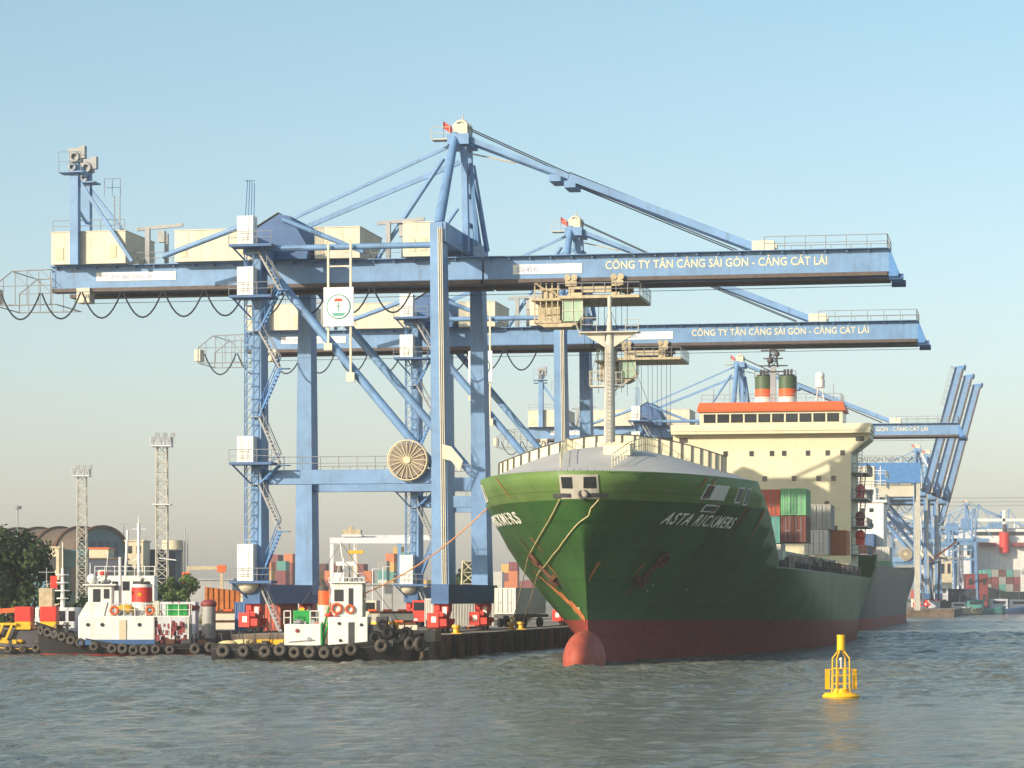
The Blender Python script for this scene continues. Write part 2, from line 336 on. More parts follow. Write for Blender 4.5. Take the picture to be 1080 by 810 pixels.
# ---------------------------------------------------------------- ship-to-shore cranes
O = (0,0,-QZ)
def g(px, py, s=0.0):                          # bracket geometry measured on the plane of the crane at s
    k = (px-540)/F; t = (k*(235+ca*s)+5.75-sa*s)/(ca+k*sa); y = 235+ca*s-sa*t
    return t, 5+(630-py)*y/F
def make_crane(label, loc, up=False, trolley=0.0, writing=True, sign=True):
    c = thing('container_crane', label, 'crane', loc, RZ, 'quay cranes')
    def B(): return MB(O)
    LX = -16.3
    for y in (0, 17):                          # four legs, each its own mesh
        for x in (0, LX):
            m = B(); ztop = 36.4 if x == 0 else 35.2
            nl = x != 0 and y == 0
            m.bar((x+(.3 if nl else 0),y,5.2),(x+(.0 if x else -.45)+(.3 if nl else 0),y,ztop), 2.6, 1.5 if x == 0 else (.95 if nl else 1.65), up=(1,0,0), w2=2.0, h2=1.05 if x == 0 else (.75 if nl else 1.1))
            if x == 0 and y == 0:
                for k in range(3): m.tube((.95+.16*k-.75,-1.38,5),(.5+.16*k-.75,-1.12,36), .055, 5, mi=1)
            m.build('leg', ['blue','cream'], c)
    for x in (0, LX):                          # sill beam low between near and far leg, its shade put into darker blue
        m = B(); m.box((x-.75,-1.6,4.45),(x+.75,18.6,6.1)); m.build('sill_beam', 'blue_dark' , c)
        m = B(); m.box((x-.95,-.9,34.85 if x == 0 else 34.2),(x+.35,17.9,36.5 if x == 0 else 35.6)); m.build('cross_beam', 'blue', c)
    for y in (0, 17):                          # portal beam with its walkway, top tie, big diagonal
        m = B(); m.box((LX+.5,y-.55,14.6),(-.6,y+.55,15.8)); m.build('portal_beam', 'blue', c)
        m = B(); m.rail([(LX+1,y-.62,15.8),(-1,y-.62,15.8)], 1.1, 1.5); m.build('railing', 'galv', c)
        m = B(); m.tube((LX+.3,y,34.7),(-.6,y,34.7), .26, 10); m.build('tie_tube', 'blue', c)
        m = B(); m.tube((LX+.8,y,33.3),(-.9,y,16.1), .37, 12); m.build('diagonal_brace', 'blue', c)
    def bogie(x, y):
        m = B(); m.prism([(x-.62,4.45),(x+.62,4.45),(x+.62,3.9),(x+.4,3.3),(x-.4,3.3),(x-.62,3.9)], y-.8, y+.8)
        m.bar((x,y-1.9,2.95),(x,y+1.9,2.95), .5,.55); m.prism([(x-.3,3.7),(x+.3,3.7),(x+.3,2.9),(x-.3,2.9)], y-1.3, y+1.3)
        for q in (-1.1,1.1):
            m.box((x-.42,y+q-.8,2.42),(x+.42,y+q+.8,3.15)); m.box((x-.62,y+q-.2,2.7),(x+.62,y+q+.2,3.1))
        m.box((x-.85,y-2.3,2.5),(x+.1,y-1.95,3.7)); m.tube((x-.9,y-1.2,3.0),(x-.4,y-1.2,3.0),.22,10); m.tube((x+.4,y+.4,3.0),(x+.9,y+.4,3.0),.22,10)
        m.box((x+.15,y-2.2,2.6),(x+.75,y-1.9,3.2)); m.box((x-.55,y-1.0,3.9),(x-.1,y-.85,4.4))
        b = m.build('bogie', 'red', c)
        m = B(); m.box((x+.15,y-.86,3.5),(x+.5,y-.82,4.2)); m.box((x-.5,y-2.34,2.9),(x-.1,y-2.3,3.4)); m.build('hatch_plate','white',b)
        for q in (-1.5,-.7,.7,1.5):
            m = B(); m.tube((x-.2,y+q,2.36),(x+.2,y+q,2.36), .33, 12); m.build('wheel', 'steel_dark', b)
    for x in (0, LX):
        for y in (-.3, 17.3): bogie(x, y)
    # girders
    HX = 2.2
    def girder(x0, x1, name):
        m = B()
        for y in (5.6, 10.4):
            m.box((x0,y,32.3),(x1,y+1.1,34.2))
            m.box((x0,y-.12,34.2),(x1,y+1.22,34.26))
        for k in range(int((x1-x0)/6)+1):
            xx = min(x0+.3+k*6, x1-.6); m.box((xx,6.7,32.8),(xx+.4,10.4,33.7))
        for k in range(int((x1-x0)/1.8)): m.box((x0+.4+k*1.8,5.25,34.0),(x0+.55+k*1.8,5.6,34.2))
        m.box((x0,4.95,34.2),(x1,5.48,34.26))
        gd = m.build(name, 'blue', c)
        m = B()
        for y in (5.85,10.65): m.box((x0,y-.42,31.98),(x1-.1,y+1.02,32.3))
        m.build('trolley_rail', 'rail_rust', gd)
        return gd
    back = girder(-36.6, HX, 'rear_girder')
    boom = girder(HX+.15, 36.9, 'boom')
    m = B(); m.rail([(-35,5.0,34.26),(HX,5.0,34.26)], 1.0, 1.6, .03); m.build('railing', 'galv', c)
    m = B(); m.rail([(26.5,5.3,34.26),(36.8,5.3,34.26),(36.8,11.6,34.26),(26.5,11.6,34.26)], 1.15, 1.6, .035); m.build('railing', 'galv', boom)
    for y in (5.6,10.4): m = B(); m.prism([(36.9,34.2),(37.0,34.2),(37.7,32.4),(37.7,31.9),(36.9,31.9)], y, y+1.1); m.build('boom_tip','blue_mid',boom)
    m = B(); m.tube((36.9,6.1,31.85),(38.1,6.1,31.85),.3,8); m.tube((36.9,10.9,31.85),(38.1,10.9,31.85),.3,8); m.build('buffer','blue_dark',boom)
    if writing:
        add_text('lettering', 'CÔNG TY TÂN CẢNG SÀI GÒN - CẢNG CÁT LÁI', .98, 'text_y', boom, (12.9,5.58,33.0-QZ), xs=.86, bold=.012, spacing=1.02)
        m = MB(); m.box((4.9,5.555,32.72-QZ),(10.9,5.585,33.55-QZ)); m.build('name_board','white',boom)
        add_text('lettering', 'SSI-4541', .6, 'text_b', boom, (5.2,5.54,32.9-QZ), xs=.95)
        m = MB(); m.box((-32.5,5.555,32.9-QZ),(-25.2,5.585,33.65-QZ)); m.build('name_board','white',back)
        add_text('lettering', 'TCT - KHU BAI CONT. SAO', .55, 'text_b', back, (-32.2,5.54,33.05-QZ), xs=.75)
    # stays
    AX, AZ = -.35, 45.2
    def stays():
        m = B()
        for y in (7.2,9.8):
            m.bar((AX+.8,y,AZ-.4),(9.5,y,AZ-4.0), .5,.42)
            m.bar((9.5,y,AZ-4.0),(26,y,34.6), .42,.62)
        m.build('forestay','blue',c)
        m = B()
        for y in (7.4,9.6): m.tube((9.5,y,AZ-3.6),(25.4,y+.1,35.0),.07,4); m.tube((AX,y,AZ+1),(12.5,y,AZ-5.1),.05,4); m.tube((9.6,y,AZ-4.4),(24,y,34.6),.05,4)
        m.build('hoist_rope','cable',c)
        m = B(); m.box((25.3,6.9,34.3),(27.2,7.7,35.3)); m.box((25.3,9.4,34.3),(27.2,10.2,35.3)); m.box((26.2,7.7,34.4),(27.0,9.4,35.0)); m.build('stay_anchor','cream',boom)
        m = B()
        for q in (9.0, 10.3): m.box((q-1.2,7.0,AZ-4.35-(q-9)*.45),(q-.2,10.0,AZ-3.75-(q-9)*.45))
        m.build('stay_joint','blue',c)
    if not up: stays()
    else:
        m = B()                                # folded links hang beside the raised boom
        for y in (7.2,9.8): m.bar((AX+.8,y,AZ-.4),(3.3,y,39), .4,.4); m.bar((3.3,y,39),(5.6,y,50), .4,.5)
        m.build('forestay','crane_w',c)
    m = B()
    m.bar((AX,8.3,AZ-.5),(-15.3,8.0,38.3),.22,.26); m.bar((AX,8.3,AZ-2.3),(-14.2,8.0,37.5),.26,.4)
    m.build('backstay','blue',c)
    m = B(); m.tube((-1.4,6.6,AZ-2.2),(-7.2,6.0,34.3),.2,8); m.tube((-.9,10.4,AZ-6),(-4.3,10.4,34.4),.15,8); m.build('frame_strut','blue',c)
    m = B(); m.tube((-25,1.2,34.4),(-17.2,.4,36.9),.24,8); m.build('tail_strut','blue',c)
    m = B()                                    # A-frame
    m.tube((-.45,.1,36.4),(AX-.1,7.0,AZ-.1),.46,12,r2=.36); m.tube((-.45,16.9,36.4),(AX-.1,10.0,AZ-.1),.46,12,r2=.36)
    for y in (7.2,9.4): m.bar((.5,y,34.9),(.3,y,AZ-1.2),.5,.75)
    m.bar((1.6,6.2,35.4),(.7,8,AZ-2.5),.3,.35); m.bar((1.6,11,35.4),(.7,9,AZ-2.5),.3,.35)
    for z in (37.5,40,42): m.bar((.4,7,z),(.4,10,z),.3,.3)
    m.box((AX-.7,6.4,AZ-1.0),(AX+1.2,10.6,AZ-.1))
    m.build('apex_frame','blue',c)
    m = B(); m.box((AX-.4,7.3,AZ-.1),(AX+.9,9.6,AZ+.9)); m.torus((AX+.3,7.6,AZ+.6),(0,1,0),.6,.14); m.torus((AX+.3,9.2,AZ+.6),(0,1,0),.6,.14)
    m.rail([(AX-2.2,7,AZ-.4),(AX-.6,7,AZ-.4)],1,.8,.03); m.box((AX-2.2,6.8,AZ-.5),(AX-.6,8.2,AZ-.42)); m.tube((AX+.3,8.4,AZ+.9),(AX+.3,8.4,AZ+1.9),.05,4)
    m.tube((AX+1.2,8.4,AZ-1.6),(AX+5,8.4,AZ-2.5),.07,4)
    m.build('sheave_head','cream',c)
    fl = MB(O); fl.tube((-1.6,7.4,AZ-.4),(-1.6,7.4,AZ+1.2),.035,4); fp = fl.build('flagpole','galv',c)
    fl = MB(O); n = 6
    vs = [(-1.57+.15*i, 7.4+.12*math.sin(i*1.3), z-.1*i) for z in (AZ+.55, AZ+1.15) for i in range(n)]
    fl.add(vs,[(i,i+1,n+i+1,n+i) for i in range(n-1)]); fl.build('flag','red',fp)
    # winch house: plate gable seen against the sky, darker blue painted in as shade
    pts = [g(*p, 5) for p in ((272,262),(272,243),(296,227),(308,229),(327,262))]
    m = B(); m.prism([(x,z) for x,z in pts]+[(pts[-1][0],34.3),(pts[0][0],34.3)], 4.2, 12.8); m.build('winch_house','blue_dark',c)
    m = B(); m.add([(pts[1][0]-.1,4.1,pts[1][1]+.05),(pts[2][0],4.1,pts[2][1]+.05),(pts[2][0],12.9,pts[2][1]+.05),(pts[1][0]-.1,12.9,pts[1][1]+.05)],[(0,1,2,3)])
    m.add([(pts[1][0]-.1,4.1,pts[1][1]+.15),(pts[2][0],4.1,pts[2][1]+.15),(pts[2][0],12.9,pts[2][1]+.15),(pts[1][0]-.1,12.9,pts[1][1]+.15)],[(3,2,1,0)]); m.build('house_roof','cream',c)
    m = B(); m.tube((pts[3][0]-.6,4.0,pts[3][1]-.3),(-8,4.4,34.8),.22,8); m.build('frame_strut','blue',c)
    # machinery houses on the girders
    def house(x0, x1, z1, y0=4.3, y1=12.6, extra=0):
        m = B(); m.box((x0,y0,34.3),(x1,y1,z1)); m.box((x0-.06,y0-.06,z1),(x1+.06,y1+.06,z1+.08))
        for k in range(1, int((x1-x0)/1.2)): m.box((x0+k*1.2,y0-.02,34.4),(x0+k*1.2+.04,y0,z1-.05))
        h = m.build('machinery_house','cream',c)
        m = B(); m.box((x0+.5,y0-.05,34.7),(x0+1.1,y0-.02,35.8)); m.box((x1-1.4,y0-.05,34.8),(x1-.8,y0-.02,35.9)); m.build('louvre','beige',h)
        return h
    h1 = house(-36.2,-29.4,37.1); m = B(); m.rail([(-36.1,4.4,37.15),(-29.5,4.4,37.15)],1,1.7,.03); m.build('railing','galv',h1)
    house(-24.9,-17.6,37.0); house(-12.3,-8.3,36.95); house(-4.5,-1.6,37.2)
    for x in (-28.0,-6.3):                     # service davit frames
        m = B(); m.box((x,5.5,34.3),(x+.4,5.9,37.5)); m.box((x+.5,9.5,34.3),(x+.8,9.9,37.5)); m.bar((x-.8,5.7,37.4),(x+3.4,5.7,37.7),.25,.3); m.box((x+1.2,5.4,36.2),(x+1.8,6,37.2)); m.build('service_hoist','galv',c)
    # festoon mast at the tail
    m = B()
    for x,y in ((-33.9,4.0),(-34.9,10)):
        m.bar((x,y,34.2),(x,y,43.2),.75,.75); m.bar((x+.2,y,41.8),(-28.7,y,34.4),.26,.3)
        m.box((x-1.3,y-.9,42.2),(x+1.0,y+.9,42.32))
    m.bar((-33.9,4,43),(-34.9,10,42.9),.4,.4); m.bar((-33.9,4,39.5),(-34.9,10,38.6),.2,.2); m.bar((-33.9,4,38),(-34.9,10,35),.15,.15)
    m.build('tail_mast','blue',c)
    m = B()
    for x,y in ((-33.9,4),(-34.9,10)):
        m = B(); m.torus((x+.1,y-.45,43.6),(0,1,0),.36,.15); m.torus((x+.5,y+.3,44.2),(0,1,0),.34,.14); m.box((x-.5,y-.3,43.2),(x+.6,y+.4,44.4)); m.torus((x-.1,y-.5,42.7),(0,1,0),.28,.12); m.box((x+.5,y-.4,43.5),(x+1.0,y+.2,44.6)); m.build('sheave_head','galv',c)
    m = B()
    m.rail([(-35.1,3.1,42.3),(-33.1,3.1,42.3)],1.7,1,.03); m.rail([(-33,9.2,40.9),(-31.5,9.2,40.9)],1.6,.7,.03)
    for k in range(16): m.bar((-32.1,9.4,34.6+k*.4),(-31.6,9.4,34.6+k*.4),.03,.05)
    for q in (-32.1,-31.6): m.tube((q,9.4,34.3),(q,9.4,41),.04,4)
    m.build('ladder','galv',c)
    # tail cage
    m = B()
    for y in (5.2,11.6):
        m.path([(-36.6,y,34.0),(-40.2,y,33.9),(-41.9,y,32.6),(-41.9,y,30.9),(-36.0,y,30.9)],.06,4)
        m.tube((-41.9,y,32.6),(-36.4,y,32.6),.04,4)
        for k in range(5): m.tube((-41.0+k*1.1,y,33.8-(0.6 if k==0 else 0)),(-41.0+k*1.1,y,30.9),.04,4)
        for k in range(3): m.tube((-40.2+k*1.4,y,33.9),(-38.8+k*1.4,y,32.6),.03,4)
    for z,x in ((34,-36.7),(33.9,-40.2),(30.9,-41.9),(30.9,-36.1)): m.tube((x,5.2,z),(x,11.6,z),.05,4)
    m.build('tail_cage','galv',c)
    m = B(); m.box((-42.6,6,31.2),(-41.9,7.6,32.5)); m.box((-34.2,5.2,31.0),(-33.0,6.6,32.3)); m.build('cable_box','cream',c)
    # festoon cable loops below the rear girder
    for k in range(10):
        x0 = -41+k*3.75; m = B()
        pts2 = [(x0+3.6*i/10, 4.7, 31.85-2.3*(1-((i-5)/5)**2)) for i in range(11)]
        m.path(pts2,.075,4); m.build('festoon_cable','cable',c)
    m = B(); m.tube((-36,4.7,31.9),(37.6,6.0,31.7),.025,4); m.tube((-36,11.6,31.6),(37.6,11.0,31.7),.025,4); m.build('trolley_wire','cable',c)
    # lift tower and stairs at the near landside leg
    m = B()
    for x in (-16.9,-16.1):
        for y in (-1.6,-.9): m.tube((x,y,6.2),(x,y,36.2),.05,4)
    for k in range(27):
        z = 6.6+k*1.1
        m.bar((-16.9,-1.6,z),(-16.1,-1.6,z),.05,.08); m.tube((-16.9,-1.6,z),(-16.1,-1.6,z+1.1),.03,3)
        m.bar((-16.9,-.9,z),(-16.1,-.9,z),.05,.08); m.tube((-16.9,-1.6,z),(-16.9,-.9,z+1.1),.03,3)
    for k in range(4): m.tube((-16.9+k*.27,-1.6,36.2),(-16.7+k*.2,-1.4,40.4-k*.1),.045,4)
    m.tube((-16.9,-1.6,40.3),(-16,-1.4,40.3),.04,4)
    m.build('lift_mast','blue',c)
    for z0,z1 in ((6.4,9.5),(16.4,18.6),(30.5,32.9),(34.8,37.2)):
        m = B(); m.box((-17.3,-2.5,z0),(-15.9,-1.2,z1)); m.box((-17.05,-2.54,z0+.4),(-16.3,-2.5,z1-.3)); b = m.build('switch_cabin','white',c)
        m = B(); m.box((-17.9,-2.9,z0-.22),(-14.2,-.95,z0)); m.bar((-17.7,-2.6,z0-.2),(-16.4,-1.3,z0-1.8),.1,.12); m.build('landing','blue_dark',c)
        m = B(); m.rail([(-17.9,-2.9,z0),(-14.2,-2.9,z0)],1.05,1.1,.03); m.build('railing','galv',c)
    m = B(); m.ball((-16.6,-1.6,6.1),.95,12,8,(1,1,.85)); m.build('cable_drum','cream',c)
    levels = [2.1,6.2,10.6,14.6,16.2,20.3,24.4,27.6,31,34.2]
    for i,(a,b) in enumerate(zip(levels, levels[1:])):
        m = B(); l0, r0 = -15.7, -13.9
        p, q = ((l0,r0) if i%2 else (r0,l0)); m.stair((p,-1.5,a),(q,-1.5,b),.7)
        m.box((min(q,q+(.8 if q>p else -.8)),-1.6,b-.06),(max(q,q+(.8 if q>p else -.8)),-.6,b)); m.build('stair_flight','blue_mid' if i%2 else 'galv',c)
    # cable reel on the portal
    m = B(); rc = Vector((-2.8,-1.3,16.5))
    for y in (-1.55,-1.05): m.torus((rc.x,y,rc.z),(0,1,0),1.68,.07,28,5)
    for k in range(20):
        a = 2*math.pi*k/20; d = Vector((math.cos(a),0,math.sin(a)))
        for y in (-1.57,-1.03): m.tube(Vector((rc.x,y,rc.z))+d*.25,Vector((rc.x,y,rc.z))+d*1.68,.045,4)
    m.tube((rc.x,-1.7,rc.z),(rc.x,-.5,rc.z),.3,10)
    rl = m.build('cable_reel','beige',c)
    m = B(); m.tube((rc.x,-1.5,rc.z),(rc.x,-1.1,rc.z),1.5,28); m.build('wound_cable','wound',rl)
    m = B(); m.prism([(.2,17.8),(1.0,17.6),(2.0,16.4),(1.7,15.5),(1.0,16.4),(.2,16.6)],-1.7,-1.5); m.build('cable_guide','cream',c)
    # round crest board on posts
    if sign:
        m = B()
        for x in (-9.85,-7.9): m.bar((x,-.6,34.9),(x,-.6,26.2 if x < -9 else 23.6),.18,.18)
        m.bar((-9.85,-.6,33.0),(-7.9,-.6,33.0),.1,.12); m.box((-10.2,-.75,25.9),(-9.5,-.45,26.5)); m.box((-8.25,-.75,23.2),(-7.55,-.45,24.0)); m.build('sign_post','cream',c)
        m = B(); m.box((-10.2,-.86,27.9),(-7.6,-.72,31.2)); bd = m.build('sign_board','crane_w',c)
        m = B(); m.tube((-8.9,-.9,29.55),(-8.9,-.86,29.55),1.02,24); m.build('emblem_disc','text_w',bd)
        m = B(); m.torus((-8.9,-.9,29.55),(0,1,0),1.0,.05,24,4); m.prism([(-9.5,29.05),(-8.3,29.05),(-8.5,28.75),(-9.3,28.75)],-.93,-.9); m.build('emblem_ring','ct_teal',bd)
        m = B(); m.prism([(-9.3,30.0),(-8.5,30.0),(-8.65,30.25),(-9.15,30.25)],-.93,-.9); m.build('emblem_bar','red',bd)
        m = B(); m.bar((-8.9,-.92,29.2),(-8.9,-.92,29.95),.08,.03); m.bar((-9.2,-.92,29.6),(-8.6,-.92,29.6),.03,.08); m.build('emblem_anchor','ct_teal',bd)
    # trolley with hanging platform and operator cab
    m = B(); m.box((9.0,5.0,30.5),(15.9,12.4,30.75)); m.box((10.3,5.1,31.0),(14.2,5.5,31.5)); m.box((10.3,5.1,30.75),(11,6,31.3)); m.box((13.5,5.1,30.75),(14.2,6,31.6))
    m.box((10.3,11.5,31.0),(14.2,11.9,31.5))
    for x in (10,14):
        for y in (5.6,11.4):
            m.box((x-.5,y-.4,31.6),(x+.5,y+.4,32.3)); m.box((x-.25,y-.2,30.7),(x+.25,y+.2,31.8)); m.tube((x-.3,y-.5,32.3),(x-.3,y-.3,32.3),.28,10); m.tube((x+.3,y-.5,32.3),(x+.3,y-.3,32.3),.28,10)
    tr = m.build('trolley','yellow_m',c)
    m = B(); m.rail([(9,5,30.75),(15.9,5,30.75),(15.9,12.4,30.75)],1.05,.9,.03); m.build('railing','galv',tr)
    m = B()
    m.box((6.7,5.6,28.5),(9.1,8.6,28.7)); m.box((6.9,6.6,28.7),(8.8,8.4,30.3)); m.box((6.5,5.4,30.4),(11,9,30.55))
    for k in range(5): m.bar((6.8+k*.5,5.6,28.6),(6.8+k*.5,5.6,31.9),.09,.09)
    for k in range(4): m.bar((6.7,5.6,28.9+k*.8),(9.0,5.6,29.0+k*.8),.06,.1)
    m.path([(6.9,5.5,31.9),(7.6,5.5,31.4),(8.4,5.5,31.2),(9.0,5.5,30.6)],.08,5); m.box((7.4,5.8,30.6),(8.6,7.6,31.5)); m.prism([(6.8,28.5),(10.6,28.5),(9.9,28.15),(7.6,28.15)],5.7,8.4)
    m.build('machinery_platform','yellow_m',tr)
    m = B(); m.prism([(9.25,28.6),(10.6,28.6),(11.0,29.2),(11.0,30.4),(9.25,30.4)],5.5,8.0); cb = m.build('operator_cab','glass_g',tr)
    m = B()
    for x in (9.25,10.1,10.95): m.bar((x,5.45,28.7),(x,5.45,30.4),.07,.07)
    m.bar((9.2,5.45,29.5),(11.0,5.45,29.5),.05,.05); m.build('cab_frame','cream',cb)
    m = B()
    for x in (11,12.2,13.2,14.2):
        for y in (6.4,9.8): m.tube((x,y,30.5),(x,y,22.5 if trolley > -1 else 12.0),.022,4)
    m.build('hoist_rope','cable',tr)
    tr.location.x += trolley
    if up:
        piv = Vector((HX,0,33-QZ)); rot = Matrix.Translation(piv) @ Matrix.Rotation(-R(75),4,'Y') @ Matrix.Translation(-piv)
        boom.matrix_local = rot
    return c
cr1 = make_crane('nearest light blue quay crane with its boom lowered over the green bow', W(0,0,QZ))
cr2 = copy_tree(cr1); cr2.location = W(62,0,QZ)
cr2['label'] = 'second light blue quay crane, partly behind the nearest one, boom end above the ship bridge'
for ch in bpy.data.objects:
    if ch.parent == cr2 and ch.name.startswith('trolley') and not ch.name.startswith('trolley_'): ch.location.x -= 4.1
cr3 = copy_tree(cr1); cr3.location = W(238,0,QZ); cr3['label'] = 'third blue quay crane whose peak and stays rise behind the red-topped wheelhouse'
for ch in list(bpy.data.objects):
    if ch.parent == cr3 and ch.name.split('.')[0] in ('sign_post','sign_board'):
        for k in list(ch.children): bpy.data.objects.remove(k)
        bpy.data.objects.remove(ch)
up1 = make_crane('farther quay crane with raised boom, tallest of the three raised booms', (108.0,745,QZ), up=True, writing=False, sign=False, trolley=-30)
up2 = copy_tree(up1); up2.location = (115.3,775,QZ); up2['label'] = 'farther quay crane with raised boom, middle one of the three raised booms'
up3 = copy_tree(up1); up3.location = (123.2,808,QZ); up3['label'] = 'farther quay crane with raised boom, lowest and rightmost of the three close together'
up4 = copy_tree(up1); up4.location = (164,1085,QZ); up4['label'] = 'distant quay crane with a lone raised boom right of the three raised booms'
dn5 = copy_tree(cr3); dn5.location = (192,1180,QZ); dn5['label'] = 'distant quay crane with lowered boom behind the white ship at the right edge'
# ---------------------------------------------------------------- the green container ship
B0, TC = 11.9, 16.8
T = [(0,100,1.5,1.1),(4,68,1.7,1.0),(8,48,2.0,.80),(10,41,2.05,.70),(12,36,2.1,.58),(14,35,2.2,.50)]
def lerp(a,b,k): return a+(b-a)*k
def stem(z): k = min(max(z/14,0),1.1); return -28-5.5*k**1.3
def hb(s, z):
    zz = min(max(z,0),14)
    for a,b in zip(T,T[1:]):
        if zz <= b[0]: k = (zz-a[0])/(b[0]-a[0]); L,p,q = [lerp(a[i],b[i],k) for i in (1,2,3)]; break
    w_ = (s-stem(z))/L
    if w_ <= 0: return 0
    b = B0 if w_ >= 1 else B0*(1-(1-w_)**p)**q
    if s > 95 and z < 9: b -= (1-max(z,0)/9)*3.6*min(1,(s-95)/50)**1.3
    return b
ship = thing('container_ship', 'large green container ship moored at the quay, bow and red bulb towards the viewer', 'ship', W(-28,TC,0), RZ)
def sh(s, t, z): return (t-TC, s+28, z)        # ship coordinates
def topz(s): return 14.0 if s < -13.5 else (lerp(14,7.6,(s+13.5)/18) if s < 4.5 else (7.5 if s < 136 else lerp(7.5,10.7,min(1,(s-136)/5))))
def boot(s): return 3.35-1.3*(s+28)/170
def hull_levels(s): b = boot(s); return [-1.5,0,b,4.8,6.2,7.4,9,10.5,12.0,13.0,14.0]
ss = [0]+[0.15*1.32**i for i in range(12)]; ss = [x for x in ss if x < 4.2]
u_ = [0,.05,.12,.22,.35,.5,.7,.95,1.25,1.6,2,2.4,2.9,3.4,4,4.6,5.3,6,6.8,7.6,8.5,9.4,10.4,11.4,12.5,13.6,14.8,16,17,18,19,20,21.5,23,25,27,29,31,33,35,37,39,42,46,51,57,64,72,80,90,100,110,120,130,140,150,160,164,166,169,172]
rows = []
for side in (-1,1):
    m = MB(); grid = []
    for u in u_:
        col = []
        for j in range(11):
            k = min(1,u/19.0); z = hull_levels(-28+u)[j]; sb = stem(z)
            s = lerp(sb, -13.5, k) if u <= 19 else lerp(-13.5, 144, (u-19)/153)
            if u > 19: z = min(hull_levels(s)[j], topz(s))
            bb = hb(s,z) if j else hb(s,0)*.9
            col.append(sh(s, TC+side*bb, z))
        grid.append(col)
    n = 11; vs = [v for c_ in grid for v in c_]; fs = []; mis = []
    for i in range(len(grid)-1):
        for j in range(n-1):
            q = (i*n+j,(i+1)*n+j,(i+1)*n+j+1,i*n+j+1)
            ar = (Vector(vs[q[1]])-Vector(vs[q[0]])).cross(Vector(vs[q[3]])-Vector(vs[q[0]])).length+(Vector(vs[q[2]])-Vector(vs[q[1]])).length*(Vector(vs[q[2]])-Vector(vs[q[3]])).length
            if (Vector(vs[q[3]])-Vector(vs[q[0]])).length < 1e-4 and (Vector(vs[q[2]])-Vector(vs[q[1]])).length < 1e-4: continue
            fs.append(q); mis.append(0 if j < 2 else (2 if j >= 8 else 1))
    rows.append((vs, fs, mis, grid))
m = MB()
for vs, fs, mis, grid in rows:
    k = len(m.v); m.v += [Vector(v) for v in vs]
    for f, i in zip(fs, mis): m.f.append([a+k for a in f]); m.mi.append(i); m.smooth.append(True)
ga, gb = rows[0][3][-1], rows[1][3][-1]        # transom
m.add(ga+gb, [(j,11+j,11+j+1,j+1) for j in range(10)], 1)
hull = m.build('hull', ['hull_r','hull_g','hull_lg'], ship)
bmm = bmesh.new(); bmm.from_mesh(hull.data); bmesh.ops.remove_doubles(bmm, verts=bmm.verts, dist=.002); bmesh.ops.recalc_face_normals(bmm, faces=bmm.faces)
bmm.to_mesh(hull.data); bmm.free()
sm = hull.modifiers.new('thickness','SOLIDIFY'); sm.thickness = .08; sm.offset = -1
# bulb
m = MB(); m.ball((0,-2.3,.45), 1.0, 24, 16, (1.42,4.4,2.15)); m.build('bulbous_bow','bulb',ship)
# main deck
m = MB(); vs = []; st_ = [-10+i*6 for i in range(27)]
for s in st_: b = hb(min(s,143),7)-.1; vs += [sh(min(s,143),TC-b,6.9), sh(min(s,143),TC+b,6.9)]
m.add(vs, [(2*i,2*i+1,2*i+3,2*i+2) for i in range(len(st_)-1)])
m.build('main_deck','steel_dark',ship)
# forecastle bulkhead
m = MB(); b = hb(-11.5,6.9)-.3; m.box(sh(-11.7,TC-b,6.9), sh(-11.5,TC+b,9.5)); b1 = hb(-11.5,9.5)-.25; b2 = hb(-11.5,13)-.3; m.prism([(-b1,9.5),(b1,9.5),(b2,13.1),(-b2,13.1)], 28-11.7, 28-11.5); m.build('forecastle_bulkhead','hull_s',ship)
# whaleback dome
def dome(s, f):
    k = min(1,max(0,(s+33.3)/13)); k = k*k*(3-2*k)
    return 13.93+2.5*k*max(0,1-f*f)**1.25
m = MB(); NS, NT = 40, 24; vs = []
for i in range(NS+1):
    s = -33.45+21.6*i/NS; b = hb(s,14)*.995
    for j in range(NT+1): f = -1+2*j/NT; vs.append(sh(s,TC+f*b,dome(s,f)))
m.add(vs, [(i*(NT+1)+j,(i+1)*(NT+1)+j,(i+1)*(NT+1)+j+1,i*(NT+1)+j+1) for i in range(NS) for j in range(NT)], 0, True)
m.build('whaleback','deck_g',ship)
# breakwater: curved cream wall with dark stiffeners
m = MB(); m2 = MB(); nb = 24; prev = None
for i in range(nb+1):
    th = R(-74+148*i/nb); s = -13.0-2.2*math.cos(th); t = TC-.5+9.0*math.sin(th)/math.sin(R(74))
    f = (t-TC)/max(hb(s,14),.1); z = dome(s,max(-1,min(1,f)))
    p = Vector(sh(s,t,z-.15)); q = Vector(sh(s+.15,t,z+1.2))
    if prev:
        a,b2 = prev; o = Vector((0,.07,0)); m.add([a,p,q,b2,a+o,p+o,q+o,b2+o],[(0,1,2,3),(7,6,5,4),(3,2,6,7)])
    if i % 1 == 0: m2.bar(p+Vector((0,-.1,0)), q+Vector((0,-.1,0)), .09, .09)
    if prev: m2.bar(prev[1]+Vector((0,0,.03)), q+Vector((0,0,.03)), .12,.08)
    prev = (p,q)
bwk = m.build('breakwater','ship_c',ship); m2.build('stiffener','steel_dark',bwk)
